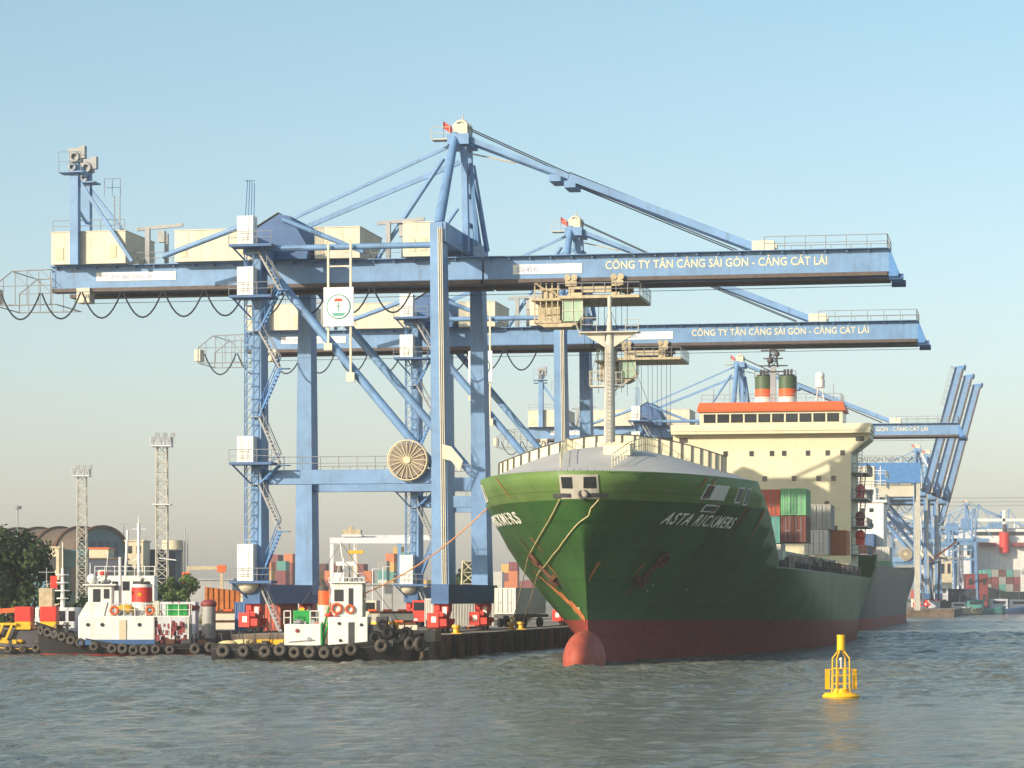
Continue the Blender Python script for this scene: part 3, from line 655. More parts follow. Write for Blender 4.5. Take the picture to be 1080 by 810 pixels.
# foremast
mx, my, _ = sh(-18,TC,0); MZ = 16.2
m = MB(); m.tube((mx,my,MZ-.6),(mx,my,24.6),.46,14,r2=.36); m.tube((mx,my,24.6),(mx,my,27.3),.3,10,r2=.1)
m.box((mx-.9,my-.5,MZ-.6),(mx+.9,my+.6,MZ+.7)); m.tube((mx,my,27.3),(mx,my,28.1),.17,8); fm = m.build('foremast','mastgrey',ship)
m = MB(); m.box((mx-2.3,my-.6,25.28),(mx+2.3,my+.8,25.38))
for q in (-1,1): m.add([(mx+q*.35,my-.15,24.2),(mx+q*2.1,my-.15,25.28),(mx+q*.35,my-.15,25.28),(mx+q*.35,my+.15,24.2),(mx+q*2.1,my+.15,25.28),(mx+q*.35,my+.15,25.28)],[(0,1,2),(3,5,4),(0,3,4,1),(1,4,5,2),(2,5,3,0)])
m.rail([(mx-2.1,my-.7,25.4),(mx-.9,my-.7,25.4)],1,.6,.03); m.rail([(mx+1.1,my+.9,25.4),(mx+2.1,my+.9,25.4)],1,.6,.03)
m.bar((mx-2.2,my,25.0),(mx-2.8,my-.4,26.6),.08,.08); m.build('mast_platform','mastgrey',fm)
m = MB(); m.box((mx-1.6,my+.3,21.2),(mx+.9,my+1.6,21.3)); m.rail([(mx-1.6,my+.3,21.3),(mx-1.6,my+1.6,21.3),(mx+.9,my+1.6,21.3),(mx+.9,my+.3,21.3)],1.1,.6,.035); m.rail([(mx-1.6,my+.25,21.3),(mx-.5,my+.25,21.3)],1.1,.5,.035)
m.bar((mx+.3,my,20.8),(mx+1.3,my+.5,21.6),.1,.1); m.build('crow_nest','mastgrey',fm)
m = MB()
for q in (-.2,.2): m.tube((mx+q,my-.58,MZ),(mx+q,my-.5,24.4),.035,4)
for k in range(26): m.bar((mx-.2,my-.57,MZ+.3*k),(mx+.2,my-.57,MZ+.3*k),.03,.045)
m.build('ladder','galv',fm)
m = MB(); m.tube((mx,my,27.2),(mx-4,my+5,16.2),.02,3); m.tube((mx,my,27.2),(mx+4,my+5,16.2),.02,3); m.build('mast_stay','cable',fm)
# deck fittings
m = MB(); a = sh(-24.5,TC+1.6,0); z_ = dome(-24.5,.2); m.box((a[0]-1.0,a[1]-.7,z_-.2),(a[0]+1.0,a[1]+.7,z_+.65)); m.box((a[0]-1.1,a[1]-.8,z_+.65),(a[0]+1.1,a[1]+.8,z_+.72)); m.build('deck_hatch','ship_c',ship)
for sgn in (-1,1):
    m = MB(); m.rail([sh(-29.5,TC+sgn*1.9,dome(-29.5,.3)), sh(-25,TC+sgn*2.5,dome(-25,.3)), sh(-20,TC+sgn*3.0,dome(-20,.3)), sh(-14.5,TC+sgn*3.4,dome(-14.5,.3))],1.0,.7,.035); m.build('walkway_railing','ship_c',ship)
m = MB()
for k in range(9): a = sh(-32.6+abs(k-4)*.25,TC-2+.5*k,14.0); m.tube(a,(a[0],a[1],14.25),.05,4)
m.build('bow_rail','galv',ship)
# bow fairlead fitting (panama chock) and side openings, set on the hull surface
def hp(s, z, side, off=.04):
    b = hb(s,z); p = Vector(sh(s,TC+side*b,z)); d1 = Vector((side*(hb(s+.3,z)-hb(s-.3,z)),.6,0)); d2 = Vector((side*(hb(s,z+.2)-hb(s,z-.2)),0,.4))
    n = d1.cross(d2).normalized(); n = n if n.x*side > 0 else -n
    return p+n*off, d1.normalized(), n
def walk(s0_, z0_, side, d):                   # distance d along the hull at height z from station s0_
    s = s0_; acc = 0; st = .05
    while acc < d:
        acc += math.hypot(st, hb(s+st,z0_)-hb(s,z0_)); s += st
    return s
def walk_len(a, b, z):
    n = 200; return sum(math.hypot((b-a)/n, hb(a+(b-a)*(i+1)/n,z)-hb(a+(b-a)*i/n,z)) for i in range(n))
def hull_text(txt, size, s_start, s_end, z, side, m_, slope=0.0, shear=.2, xs=1.0):
    me = text_mesh(txt, size, extrude=.012, shear=shear, xs=xs, bold=.012, spacing=1.25)
    wid = max(v.co.x for v in me.vertices); tab = []
    full = walk_len(s_start, s_end, z); kx = full/wid
    for v in me.vertices: v.co.x *= kx
    wid = full
    for i in range(81): tab.append(walk(s_start, z, side, wid*i/80))
    for v in me.vertices:
        x = v.co.x if side > 0 else wid-v.co.x
        k = max(0,min(79.99,x/wid*80)); s = lerp(tab[int(k)],tab[int(k)+1],k-int(k))
        p,_,n = hp(s, z+v.co.y-slope*x, side, .03+v.co.z); v.co = p
    me.materials.clear(); me.materials.append(M[m_]); o = bpy.data.objects.new('ship_name',me); C.objects.link(o); o.parent = ship
    return o
hull_text('ASTA RICKMERS', 1.2, -26.1, -15.2, 10.45, 1, 'text_w', .012)
hull_text('ASTA RICKMERS', 1.2, -25.5, -6.5, 10.55, -1, 'text_w', .0)
def patch(s0_, s1_, z0, z1, side, off=.05, n=4):  # quad sheet that lies on the hull, with thickness
    vs = []; 
    for o in (off, off-.03):
        for i in range(n+1):
            for z in (z0,z1): vs.append(hp(lerp(s0_,s1_,i/n),z,side,o)[0])
    k = 2*(n+1); fs = []
    for i in range(n): a = 2*i; fs += [(a,a+2,a+3,a+1),(k+a+1,k+a+3,k+a+2,k+a),(a,k+a,k+a+2,a+2),(a+1,a+3,k+a+3,k+a+1)]
    fs += [(0,1,k+1,k),(k-2,2*k-2,2*k-1,k-1)]
    return MB().add(vs, fs)
for sgn, lst in ((1,((-23.5,-22.5,12.4,13.3),(-22.1,-20.0,12.4,13.3),(-17.6,-16.6,12.3,13.3),(-15.6,-14.9,12.2,13.3),(-22.2,-20.2,11.5,11.85))), (-1,((-18.5,-17.7,12.5,13.6),(-17.3,-16.5,12.5,13.6),(-16.1,-15.3,12.5,13.6)))):
    for i,(a,b_,c_,d_) in enumerate(lst):
        patch(a,b_,c_,d_,sgn,.05).build('side_opening','glass' if i not in (1,5) else 'white',ship)
        fr = patch(a-.15,b_+.15,c_-.1,d_+.1,sgn,.03); fr.build('opening_frame','white',ship)
# bow chock: curved cream plate with two windows and mooring holes
def bowpt(ang, z, off): 
    # point on bow front: angle measured around the stem
    s = stem(z)+.0; lo, hi = s, s+12
    for _ in range(30):
        mid = (lo+hi)/2; b = hb(mid,z)
        if math.atan2(b, (s+6)-mid if mid < s+6 else 1e-6) < abs(ang): lo = mid
        else: hi = mid
    return hp(max(lo,s+.02),z,1 if ang >= 0 else -1,off)[0]
def bowpatch(a0,a1,z0,z1,off,n=8):
    vs = []
    for i in range(n+1):
        for z in (z0,z1): vs.append(bowpt(lerp(a0,a1,i/n) or 1e-4,z,off))
    return MB().add(vs, [(2*i,2*i+2,2*i+3,2*i+1) for i in range(n)])
bc = bowpatch(-.24,.24,12.1,13.8,.06).build('bow_chock','mastgrey',ship)
bowpatch(-.21,-.07,12.85,13.65,.09,3).build('chock_window','glass',bc)
bowpatch(.04,.21,12.85,13.65,.09,3).build('chock_window','glass',bc)
m = MB(); q = bowpt(.001,12.45,.1); m.torus(q,(0,1,0),.3,.1,14,6); m.build('centre_fairlead','steel_dark',bc)
for sgn in (-1,1):
    bowpatch(sgn*.1,sgn*.36,12.2,12.5,.1,5).build('mooring_slot','steel_dark',bc)
# anchors in rusty pockets, rust runs
for side, s_a in ((1,-22.5),(-1,-21.0)):
    p, d, n = hp(s_a, 7.9, side, .2)
    m = MB(); up_ = n.cross(d).normalized(); up_ = up_ if up_.z > 0 else -up_
    m.tube(p-up_*.1-d*.2, p-up_*2.0-d*1.2, .16, 8); e = p-up_*2.1-d*1.3
    m.bar(e-d*.9+up_*.5,e+d*.2,.35,.45,up=n); m.bar(e+d*1.0+up_*.2,e-d*.2,.35,.45,up=n); m.bar(e-d*.6,e+d*.6,.5,.5,up=n)
    m.build('anchor','rust_d',ship)
    m = MB(); m.torus(p,n,.55,.16,14,6); m.build('hawse_pipe','rust_d',ship)
def rust_run(pts, w, side, matn):              # ragged rust sheet following the hull from high aft to low forward
    vs = []; n = 22
    for i in range(n+1):
        k = i/n*(len(pts)-1); j = min(int(k),len(pts)-2); s = lerp(pts[j][0],pts[j+1][0],k-j); z = lerp(pts[j][1],pts[j+1][1],k-j)
        ww = w*(.5+.7*random.random())*(.4+.9*math.sin(math.pi*min(1,i/n*.9+.1)))
        for q in (-1,1): vs.append(hp(s+q*ww*.6, z+q*ww*.5, side, .06)[0])
    return MB().add(vs, [(2*i,2*i+2,2*i+3,2*i+1) for i in range(n)]).build('rust_stain', matn, ship)
rust_run([(-15.2,6.9),(-18.2,5.5),(-22.6,4.3),(-27.6,3.4)], 1.35, -1, 'rust'); rust_run([(-20.5,7.6),(-22.5,6.3),(-24.8,5.2)], .6, -1, 'hull_s')
rust_run([(-22.3,7.4),(-23.2,6.2),(-24.4,5.2)], 1.3, 1, 'rust_d'); rust_run([(-22.9,6.3),(-23.6,5.7),(-24.2,5.3)], .8, 1, 'rust')
rg = random.Random(12)
for i in range(26):                            # rust weeps below the bulwark openings, the deck edge and the hawse pipe
    s_ = rg.uniform(-31.5,-6); sd = 1 if i%2 else -1; zt_ = rg.choice([13.9,12.0,11.9,9.5,7.6]); ln = rg.uniform(.6,2.6); w0 = rg.uniform(.09,.24); vs = []
    if zt_ > 13 and s_ > -14: continue
    for k in range(7):
        z = zt_-ln*k/6; ww = w0*(1-k/7)*rg.uniform(.7,1.2)
        for q in (-1,1): vs.append(hp(s_+q*ww-.05*k, z, sd, .07)[0])
    MB().add(vs,[(2*k,2*k+2,2*k+3,2*k+1) for k in range(6)]).build('rust_weep','rust' if i%3 else 'rust_d',ship)
m = MB()                                       # short draught marks and a load mark
for k,(s_,z_) in enumerate(((-20.6,5.5),(-20.3,5.9),(-13.5,5.6))):
    p,d,n = hp(s_,z_,1,.04); m.bar(p-d*.3,p+d*.3+Vector((0,0,.3)),.12,.03,up=n)
for k,(s_,z_) in enumerate(((-25,4.2),(-24.7,4.0))):
    p,d,n = hp(s_,z_,-1,.04); m.bar(p-d*.4,p+d*.4,.12,.03,up=n)
m.build('hull_mark','text_w',ship)
# bridge house
BS = 112
m = MB(); m.box(sh(BS,7.4,6.9), sh(BS+15,27.1,25.0))
for k in range(1,5): m.box(sh(BS-.04,7.4,6.9+3.1*k), sh(BS,27.1,6.95+3.1*k))
tw = m.build('bridge_house','ship_c',ship)
m = MB(); m.box(sh(BS-1.2,5.2,25.0), sh(BS+9,29.5,25.35)); m.box(sh(BS-1.3,5.1,25.35), sh(BS-1.15,29.6,26.15)); m.box(sh(BS-1.15,29.45,25.35), sh(BS+7,29.6,26.15)); m.box(sh(BS-1.15,5.1,25.35), sh(BS+7,5.25,26.15))
for t0,t1 in ((27.1,29.4),(7.4,5.3)):
    a = [sh(BS,t0,25.0),sh(BS,t1,25.0),sh(BS,t1,24.4),sh(BS,t0,22.6)]; b_ = [(x,y+8,z) for x,y,z in a]
    m.add(a+b_, [(0,1,2,3),(7,6,5,4),(0,4,5,1),(1,5,6,2),(2,6,7,3),(3,7,4,0)])
wing = m.build('bridge_wing','ship_c',ship)
for t in (6.6,28.2): m = MB(); m.box(sh(BS-.06,t-.5,24.05), sh(BS-.02,t+.5,24.6)); m.build('wing_opening','steel_dark',wing)
m = MB(); m.box(sh(BS,8.6,25.35), sh(BS+7,26.1,27.8)); wh = m.build('wheelhouse','ship_c',ship)
m = MB(); m.box(sh(BS-.35,8.3,27.8), sh(BS+7.3,26.4,28.0)); m.prism([(8.3-TC,28.0),(26.4-TC,28.0),(26.1-TC,28.9),(8.6-TC,28.9)], BS+28-.4, BS+28+7.4); m.build('roof_band','orange',wh)
for i in range(10):
    x0 = 9.1+i*1.68; wd = 1.46
    m = MB(); m.box(sh(BS-.05,x0,26.45), sh(BS-.01,x0+wd,27.5)); m.build('window','glass',wh)
m = MB()
for t in (26.12,): 
    for k in range(2): m.box(sh(BS+.6+k*2.4,26.1,26.4), sh(BS+2.4+k*2.4,26.14,27.5))
m.build('window','glass',wh)
for z, ts in ((22.6,(9.2,11.8,15.0,17.5,19.0,21.9,24.3,26.1)),(19.5,(12.9,16.6,20.2,23.2,25.0)),(16.4,(19.0,20.2,24.2)),(13.4,(21.5,23.4,25.2)),(10.4,(24.5,))):
    for t in ts: m = MB(); m.box(sh(BS-.05,t-.28,z-.3), sh(BS-.01,t+.28,z+.35)); w1 = m.build('cabin_window','glass',tw); m = MB(); m.box(sh(BS-.03,t-.36,z-.38), sh(BS-.005,t+.36,z+.43)); m.build('window_frame','ship_c',w1)
m = MB(); m.rail([sh(BS+.3,8.8,28.9),sh(BS+.3,25.9,28.9),sh(BS+6,25.9,28.9)],1,1.4,.03); m.build('railing','galv',wh)
# side platforms, stairs and lifeboat at the starboard side of the house
m = MB()
for k,z in enumerate((10.2,13.6,17.0,20.2)): m.box(sh(BS+1,27.1,z), sh(BS+13,29.0,z+.12)); m.rail([sh(BS+1,27.2,z+.12),sh(BS+1,29.0,z+.12),sh(BS+13,29.0,z+.12)],1.05,1.3,.035)
m.rail([sh(BS+2,28,20.3),sh(BS+2,28,23.8)],.0,1.2,.03); 
for q in (27.8,28.4): m.tube(sh(BS+1.2,q,17.1),sh(BS+1.2,q,24.2),.05,4)
for k in range(16): m.bar(sh(BS+1.2,27.8,17.3+k*.43),sh(BS+1.2,28.4,17.3+k*.43),.04,.05)
m.build('side_platform','galv',tw)
for k in range(3): m = MB(); m.stair(sh(BS+3,27.9,10.3+k*3.35), sh(BS+8,27.9,13.7+k*3.35), .6, (1,0,0)); m.build('stair_flight','yellow_m',tw)
for k,(z,nm) in enumerate(((18.2,'red'),(14.9,'maroon'),(12.6,'red'))): m = MB(); m.ball(sh(BS+2.6,28.1,z),.8,12,8,(.8,1.2,.85)); m.box(sh(BS+2.0,27.6,z-1.2), sh(BS+3.2,28.6,z-.5)); m.build('winch_housing','red' if nm=='red' else 'ct_maroon',tw)
# funnels and masts
for t in (15.5,18.5):
    m = MB(); c_ = sh(BS+11,t,0); 
    for z0,z1,mi in ((25,30.3,0),(30.3,31.3,1),(31.3,32.9,2)): m.tube((c_[0],c_[1],z0),(c_[0],c_[1],z1),1.15,20,mi=mi)
    fn = m.build('funnel',['white','orange','green_f'],ship)
    m = MB(); m.tube((c_[0],c_[1],32.9),(c_[0],c_[1],33.1),.9,16)
    for q in (-.4,0,.45): m.tube((c_[0]+q,c_[1],32.8),(c_[0]+q,c_[1]+.2,33.8),.16,8)
    m.rail([(c_[0]-1.1,c_[1]-.9,32.6),(c_[0]+1.1,c_[1]-.9,32.6)],.9,.6,.03); m.build('exhaust_pipe','steel_dark',fn)
m = MB(); c_ = sh(BS+5,17.2,0); m.box((c_[0]-.35,c_[1]-.3,28.9),(c_[0]+.35,c_[1]+.3,33.6)); rm = m.build('radar_mast','galv',ship)
m = MB(); m.lattice((c_[0],c_[1],33.6),1.1,(c_[0],c_[1],36.6),.5,4,.07,.05); m.tube((c_[0],c_[1],36.6),(c_[0],c_[1],38.4),.06,5)
for z,wd in ((33.7,3.6),(34.6,2.4),(35.6,3.0),(36.8,2.6),(37.6,1.2)): m.box((c_[0]-wd/2,c_[1]-.12,z),(c_[0]+wd/2,c_[1]+.12,z+.16))
m.ball((c_[0]-.3,c_[1]-.6,34.4),.42,10,8); m.ball((c_[0]+.5,c_[1]-.3,35.2),.35,10,8); m.box((c_[0]-1.5,c_[1]-.5,33.0),(c_[0]+1.5,c_[1]+.5,33.1)); m.build('radar_array','steel_dark',rm)
m = MB(); c_ = sh(BS+5,23.0,0)
for a,b_ in ((-.55,-.5),(.55,-.5),(.55,.5),(-.55,.5)): m.tube((c_[0]+a,c_[1]+b_,28.9),(c_[0]+a*.45,c_[1]+b_*.45,31.0),.06,5)
m.tube((c_[0]-.5,c_[1]-.4,29.8),(c_[0]+.5,c_[1]-.4,29.8),.04,4); m.tube((c_[0],c_[1],31),(c_[0],c_[1],32.0),.6,14); sdm = m.build('dome_pedestal','white',ship)
m = MB(); m.ball((c_[0],c_[1],32.4),.58,14,10); m.build('satellite_dome','white',sdm)
m = MB()                                       # thin whip aerials on the monkey island
for t,h_ in ((10,2.0),(12,3.0),(24.8,2.4),(20.2,1.4)): m.tube(sh(BS+3,t,28.9), sh(BS+3,t,28.9+h_),.04,4)
m.build('whip_aerial','galv',ship)
# hatch coamings with lashing gear and deck-edge rail
m = MB()
for k in range(6): m.box(sh(14+k*15.5,7.4,6.9), sh(27+k*15.5,26.2,9.3))
m.build('hatch_coaming','hull_s',ship)
m = MB(); m.rail([sh(11,TC+hb(11,7.5)-.2,7.5), sh(40,TC+hb(40,7.5)-.2,7.5), sh(70,TC+hb(70,7.5)-.2,7.5), sh(110,TC+hb(110,7.5)-.2,7.5)],1.1,1.5,.04)
for k in range(20):
    p = sh(16+k*4.2, 27.2, 6.9); m.box((p[0]-.25,p[1]-.25,6.9),(p[0]+.25,p[1]+.25,8.3+(k%3)*.3)); m.ball((p[0]-.5,p[1]+1.2,7.9),.35,8,6)
m.build('lashing_post','steel_dark',ship)
m = MB()
for k in range(9): p = sh(60+k*4.6, 27.9, 6.9); m.box((p[0]-.3,p[1]-.5,6.9),(p[0]+.3,p[1]+.5,7.9)); m.tube((p[0],p[1]+1.4,6.9),(p[0],p[1]+1.4,8.9),.12,6)
m.build('deck_vent','yellow_m',ship)
# ---------------------------------------------------------------- containers
_cm = {}
def container_mesh(colk, L=6.06, x_door=False):
    key = (colk, L, x_door)
    if key in _cm: return _cm[key]
    m = MB(); w, h = 2.44, 2.59
    m.box((-w/2+.05,.05,.05),(w/2-.05,L-.05,h-.05))
    for x in (-w/2,w/2-.14):
        for y in (0,L-.14): m.box((x,y,0),(x+.14,y+.14,h))
    for x in (-w/2,w/2-.1):
        for z in (0,h-.1): m.box((x,.14,z),(x+.1,L-.14,z+.1))
    for y in (0,L-.1):
        for z in (0,h-.1): m.box((-w/2+.14,y,z),(w/2-.14,y+.1,z+.1))
    k = int(L/.28)
    for i in range(k):
        y = .2+i*.28
        if y+.14 < L-.15:
            for s_ in (-1,1): m.box((s_*(w/2-.05),y,.12),(s_*(w/2-.01),y+.14,h-.12))
    for i in range(7):
        x = -w/2+.22+i*.3; m.box((x,.01,.12),(x+.14,.05,h-.12))
    if x_door: m.bar((-1.1,.0,.15),(1.1,.0,2.4),.1,.05,up=(0,1,0)); m.bar((1.1,-.01,.15),(-1.1,-.01,2.4),.1,.05,up=(0,1,0))
    o = m.build('container_body','ct_'+colk); me = o.data; bpy.data.objects.remove(o)
    m = MB()
    for x in (-.75,-.3,.3,.75): m.tube((x,-.04,.1),(x,-.04,h-.1),.025,5)
    for x in (-.75,.3): m.box((x,-.07,1.1),(x+.4,-.05,1.16))
    o = m.build('lock_rod','galv'); me2 = o.data; bpy.data.objects.remove(o)
    _cm[key] = (me, me2); return _cm[key]
def container(loc, colk, label, rz=RZ, L=6.06, group=None, x_door=False):
    me, me2 = container_mesh(colk, L, x_door)
    r = thing('shipping_container', label, 'container', loc, rz, group)
    for nm, d in (('container_body',me),('lock_rods',me2)):
        o = bpy.data.objects.new(nm, d); C.objects.link(o); o.parent = r
    return r
G1 = 'containers on the deck of the green ship'
container(W(44,23.2,13.0),'red','red-brown container, upper tier behind the green bulwark, left of the bright green one',group=G1)
container(W(44,23.2,10.35),'teal','teal container half hidden under the red-brown one at the forecastle break',group=G1)
container(W(42,25.9,13.0),'green','bright green container on top of the dark brown one on the ship deck',group=G1)
container(W(42,25.9,10.35),'brown','dark brown container directly below the bright green one on the ship deck',group=G1)
container(W(62,26.9,12.1),'grey','grey container on the upper tier right of the green one',group=G1)
container(W(62,26.6,9.45),'white','off-white container under the grey one on the ship deck',group=G1)
container(W(66,28.3,9.5),'orange','orange container with crossed lashing rods at the ship side before the bridge house',group=G1,x_door=True)
container(W(70,21.0,9.45),'white','pale container behind the off-white one in front of the bridge house',group=G1)
# ---------------------------------------------------------------- second ship astern
s2 = thing('cargo_ship', 'grey-green cargo ship moored astern of the green ship, only its right side seen', 'ship', W(168,14,0), RZ)
def h2b(y, z):                                 # local y 0 (bow, near) .. 190
    k = min(1,y/45); b = 11*(1-(1-k)**2)**(.9-.03*z); 
    if y > 150: b -= (1-min(z,9)/9)*3*((y-150)/40)
    return b
m = MB(); ys = [0,1,3,6,10,15,22,30,38,46,70,100,130,150,165,180,190]; zs = [-1,0,1.8,5,8.2,8.4,9.6,11.2]
for side in (-1,1):
    vs = [(side*h2b(y,z), y, z if z < 9 else z-(0.9 if 30 < y < 170 else 0)) for y in ys for z in zs]; n = len(zs)
    k = len(m.v); m.v += [Vector(v) for v in vs]
    for i in range(len(ys)-1):
        for j in range(n-1):
            m.f.append([k+i*n+j,k+(i+1)*n+j,k+(i+1)*n+j+1,k+i*n+j+1]); m.mi.append(1 if j < 2 else (2 if j == 4 else 0)); m.smooth.append(True)
n = len(zs); l = (len(ys)-1)*n; q = len(m.v)//2
m.add([tuple(m.v[l+j]) for j in range(n)]+[tuple(m.v[q+l+j]) for j in range(n)], [(j,n+j,n+j+1,j+1) for j in range(n-1)])
m.build('hull',['hull2','hull_r','steel_dark'],s2)
m = MB(); m.add([(-10.5,20,9.2),(10.5,20,9.2),(10.5,188,9.2),(-10.5,188,9.2),(-10.5,20,9.0),(10.5,20,9.0),(10.5,188,9.0),(-10.5,188,9.0)],[(0,1,2,3),(7,6,5,4)]); m.build('main_deck','steel_dark',s2)
m = MB(); m.box((-9,150,9.2),(6.6,164,23.5)); m.box((-9.6,149.6,23.5),(7.2,164.4,24.0)); m.box((-8,151,24),(5,162,26.6)); sh2 = m.build('deckhouse','white',s2)
m = MB()
for k in range(8): m.box((-8.4+k*1.75,149.93,21.6),(-7.6+k*1.75,149.97,22.4)); m.box((-8.4+k*1.75,149.93,18.6),(-7.6+k*1.75,149.97,19.4))
m.box((-7.6,150.93,25.0),(4.6,150.97,26.1)); m.build('window','glass',sh2)
m = MB()
for z in (24.0,26.6,28.6): m.rail([(-9.4,149.8,z),(7,149.8,z),(7,164,z)],1.1,1.2,.07)
for x in (-6,-2,2,6): m.tube((x,150,26.6),(x,150,30.6),.1,5)
m.build('railing','white',sh2)
m = MB(); m.box((-7,154,26.6),(-2,160,30.2)); m.build('deck_cabin','cream',sh2)
m = MB(); m.box((0,154,26.6),(4.6,160,30.8)); m.build('deck_cabin','cream',sh2)
G2 = 'containers on the deck of the second ship'
for i,(y,x,z,ck,lb) in enumerate(((118,4.6,9.3,'grey','dark grey container low on the second ship beside its rail'),(118,4.6,11.95,'red','red container on top of the dark grey one on the second ship'),
     (104,2.0,11.9,'teal','blue-green container beside the red one on the second ship'),(90,.2,9.3,'orange','orange container nearest the green ship on the second ship deck'),
     (134,7.3,9.3,'green','green container at the far rail of the second ship'),(134,7.3,11.95,'white','pale container above the far rail of the second ship'),(140,1,12,'blue','blue container in front of the white deckhouse'),(140,4,14.6,'blue','blue container topmost before the white deckhouse'))):
    v = Matrix.Rotation(RZ,4,'Z') @ Vector((x,y,z)); container(W(168,14,0)+v, ck, lb, L=12.2, group=G2)
# ---------------------------------------------------------------- mooring lines
def rope(name, pts, sag, r, m_, label, n=14, pre=()):
    m = MB(); a, b = Vector(pts[0]), Vector(pts[1])
    q = [Vector(p) for p in pre]+[a.lerp(b,i/n)+Vector((0,0,-sag*4*(i/n)*(1-i/n))) for i in range(n+1)]
    m.path(q, r*.75, 5); return tag(m.build(name, m_), label, 'rope', 'mooring lines')
def onhull(s_, z, side=-1, off=.15): return Matrix.Translation(W(-28,TC,0)) @ Matrix.Rotation(RZ,4,'Z') @ hp(s_,z,side,off)[0]
rope('mooring_line', (onhull(-16.8,7.8), W(21,1.9,2.5)), .3, .06, 'rope', 'left one of the two yellow mooring lines from the bow chock', pre=[onhull(a,b) for a,b in ((-32.1,12.1),(-31.1,11.3),(-29.8,10.6),(-27.9,9.9),(-25.3,9.2),(-22.3,8.6),(-19.2,8.1))])
rope('mooring_line', (onhull(-15.9,6.8), W(26,1.9,2.5)), .4, .06, 'rope', 'right one of the two yellow mooring lines, crossing the stem', pre=[onhull(-32.2,12.1,1,.25),onhull(-32.1,11.5,1,.25),onhull(-31.9,11.0,1,.25)]+[onhull(a,b) for a,b in ((-31.8,10.5),(-31.4,10.1),(-30.7,9.6),(-29.7,9.1),(-28.4,8.6),(-26.8,8.2),(-24.9,7.8),(-22.2,7.4),(-19,7.1))])
tugline_end = at(384,626,214)
rope('mooring_line', (onhull(-15,12.0,-1,.1), tugline_end), .7, .08, 'rope_o', 'orange towline from the ship shoulder down to the white tug')
# ---------------------------------------------------------------- quay furniture
def bollard(s, t, lab):
    c = W(s,t,QZ); b = thing('bollard', lab, 'bollard', c, 0, 'bollards on the quay edge')
    m = MB(); m.tube((0,0,0),(0,0,.5),.28,12,r2=.22); m.tube((0,0,.5),(0,0,.72),.38,12,r2=.34); m.box((-.45,-.45,0),(.45,.45,.06)); m.build('post','yellow',b)
bollard(21,1.9,'squat bollard on the quay edge taking the left yellow line'); bollard(26,1.9,'squat bollard on the quay edge taking the right yellow line')
bollard(-4,1.9,'squat bollard on the quay edge between the red crane wheels')
m = MB()                                       # timber-and-concrete dolphin at the corner
dl = thing('mooring_dolphin', 'pale concrete mooring dolphin with dark posts at the quay corner', 'dolphin', W(-14,1.2,0), RZ)
m.box((-1.2,-1.2,1.5),(1.3,1.2,2.4)); m.build('cap','conc',dl)
for x in (-.9,1.0):
    for y in (-.9,.9): m = MB(); m.tube((x,y,-2),(x,y,1.5),.28,10); m.build('pile','beige' if x < 0 else 'conc_d',dl)
m = MB(); m.bar((-.9,-.9,.7),(1.0,-.9,1.0),.15,.2); m.build('brace','beige',dl)
for i in range(16):
    f = MB(); c_ = W(-9+i*5.5,2.6,0); f.tube((.22,0,.2),(.22,0,1.9),.26,10); f.box((0,-.35,.1),(.1,.35,1.95)); o = f.build('quay_fender','black'); o.location = c_; o.rotation_euler = (0,0,RZ)
    tag(o, 'black rubber fender on the quay face', 'fender', 'rubber fenders along the quay face')
m = MB()
for t in (0,-16.3): m.box((t-.08,-11,.004),(t+.08,420,.09))
o = m.build('crane_rail','steel_dark'); o.location = W(0,0,QZ); o.rotation_euler = (0,0,RZ); tag(o, kind='structure')
# parked trailer with white container, reach stacker and quay clutter
container(W(44,-3.0,QZ+1.35),'white','white container on the trailer parked on the quay left of the green bow',L=6.06, rz=RZ-R(20), group='containers on the quay')
tr = thing('trailer','low dark trailer carrying the white container on the quay','trailer',W(44,-3.0,QZ),RZ-R(20))
m = MB(); m.box((-1.2,-.3,1.0),(1.2,6.6,1.3)); m.box((-.5,-1.2,.9),(.5,-.3,1.2)); m.build('chassis','steel_dark',tr)
for y in (.8,2.0,5.2):
    for x in (-1,1): m = MB(); m.tube((x-.15,y,.5),(x+.15,y,.5),.5,14); m.build('wheel','black',tr)
def vehicle(s, t, colk, lab, name='yard_truck', cat='truck', rz=0.0):
    v = thing(name, lab, cat, W(s,t,QZ), RZ+rz)
    m = MB(); m.box((-1.1,0,.9),(1.1,1.6,2.7)); m.prism([(-1.1,.6),(1.1,.6),(1.1,1.0),(-1.1,1.0)],-.25,5.2); m.build('body',colk,v)
    m = MB(); m.box((-.95,-.04,1.7),(.95,-.01,2.5)); m.build('windscreen','glass',v)
    m = MB(); m.box((-.9,-.3,.7),(-.5,-.26,.9)); m.box((.5,-.3,.7),(.9,-.26,.9)); m.build('headlight','white',v)
    for y in (.6,3.4,4.6):
        for x in (-1,1): m = MB(); m.tube((x-.16,y,.48),(x+.16,y,.48),.48,14); m.build('wheel','black',v)
vehicle(34,-6,'orange','orange tractor unit parked left of the white container'); vehicle(40,-10.5,'red','red yard tractor between the far crane leg and the white container')
vehicle(30,-14,'cream','cream yard tractor seen through the near crane portal')
container(W(24,-6.5,QZ+.3),'white','small white container behind the waterside crane wheels',rz=RZ-R(60),group='containers on the quay')
container(W(8,-17.6,QZ),'red','upright red container block beside the landside crane foot',rz=RZ,group='containers on the quay')
container(W(11,-20.2,QZ),'blue','blue container half hidden by the stair foot of the nearest crane',rz=RZ,group='containers on the quay')
rg = random.Random(31)
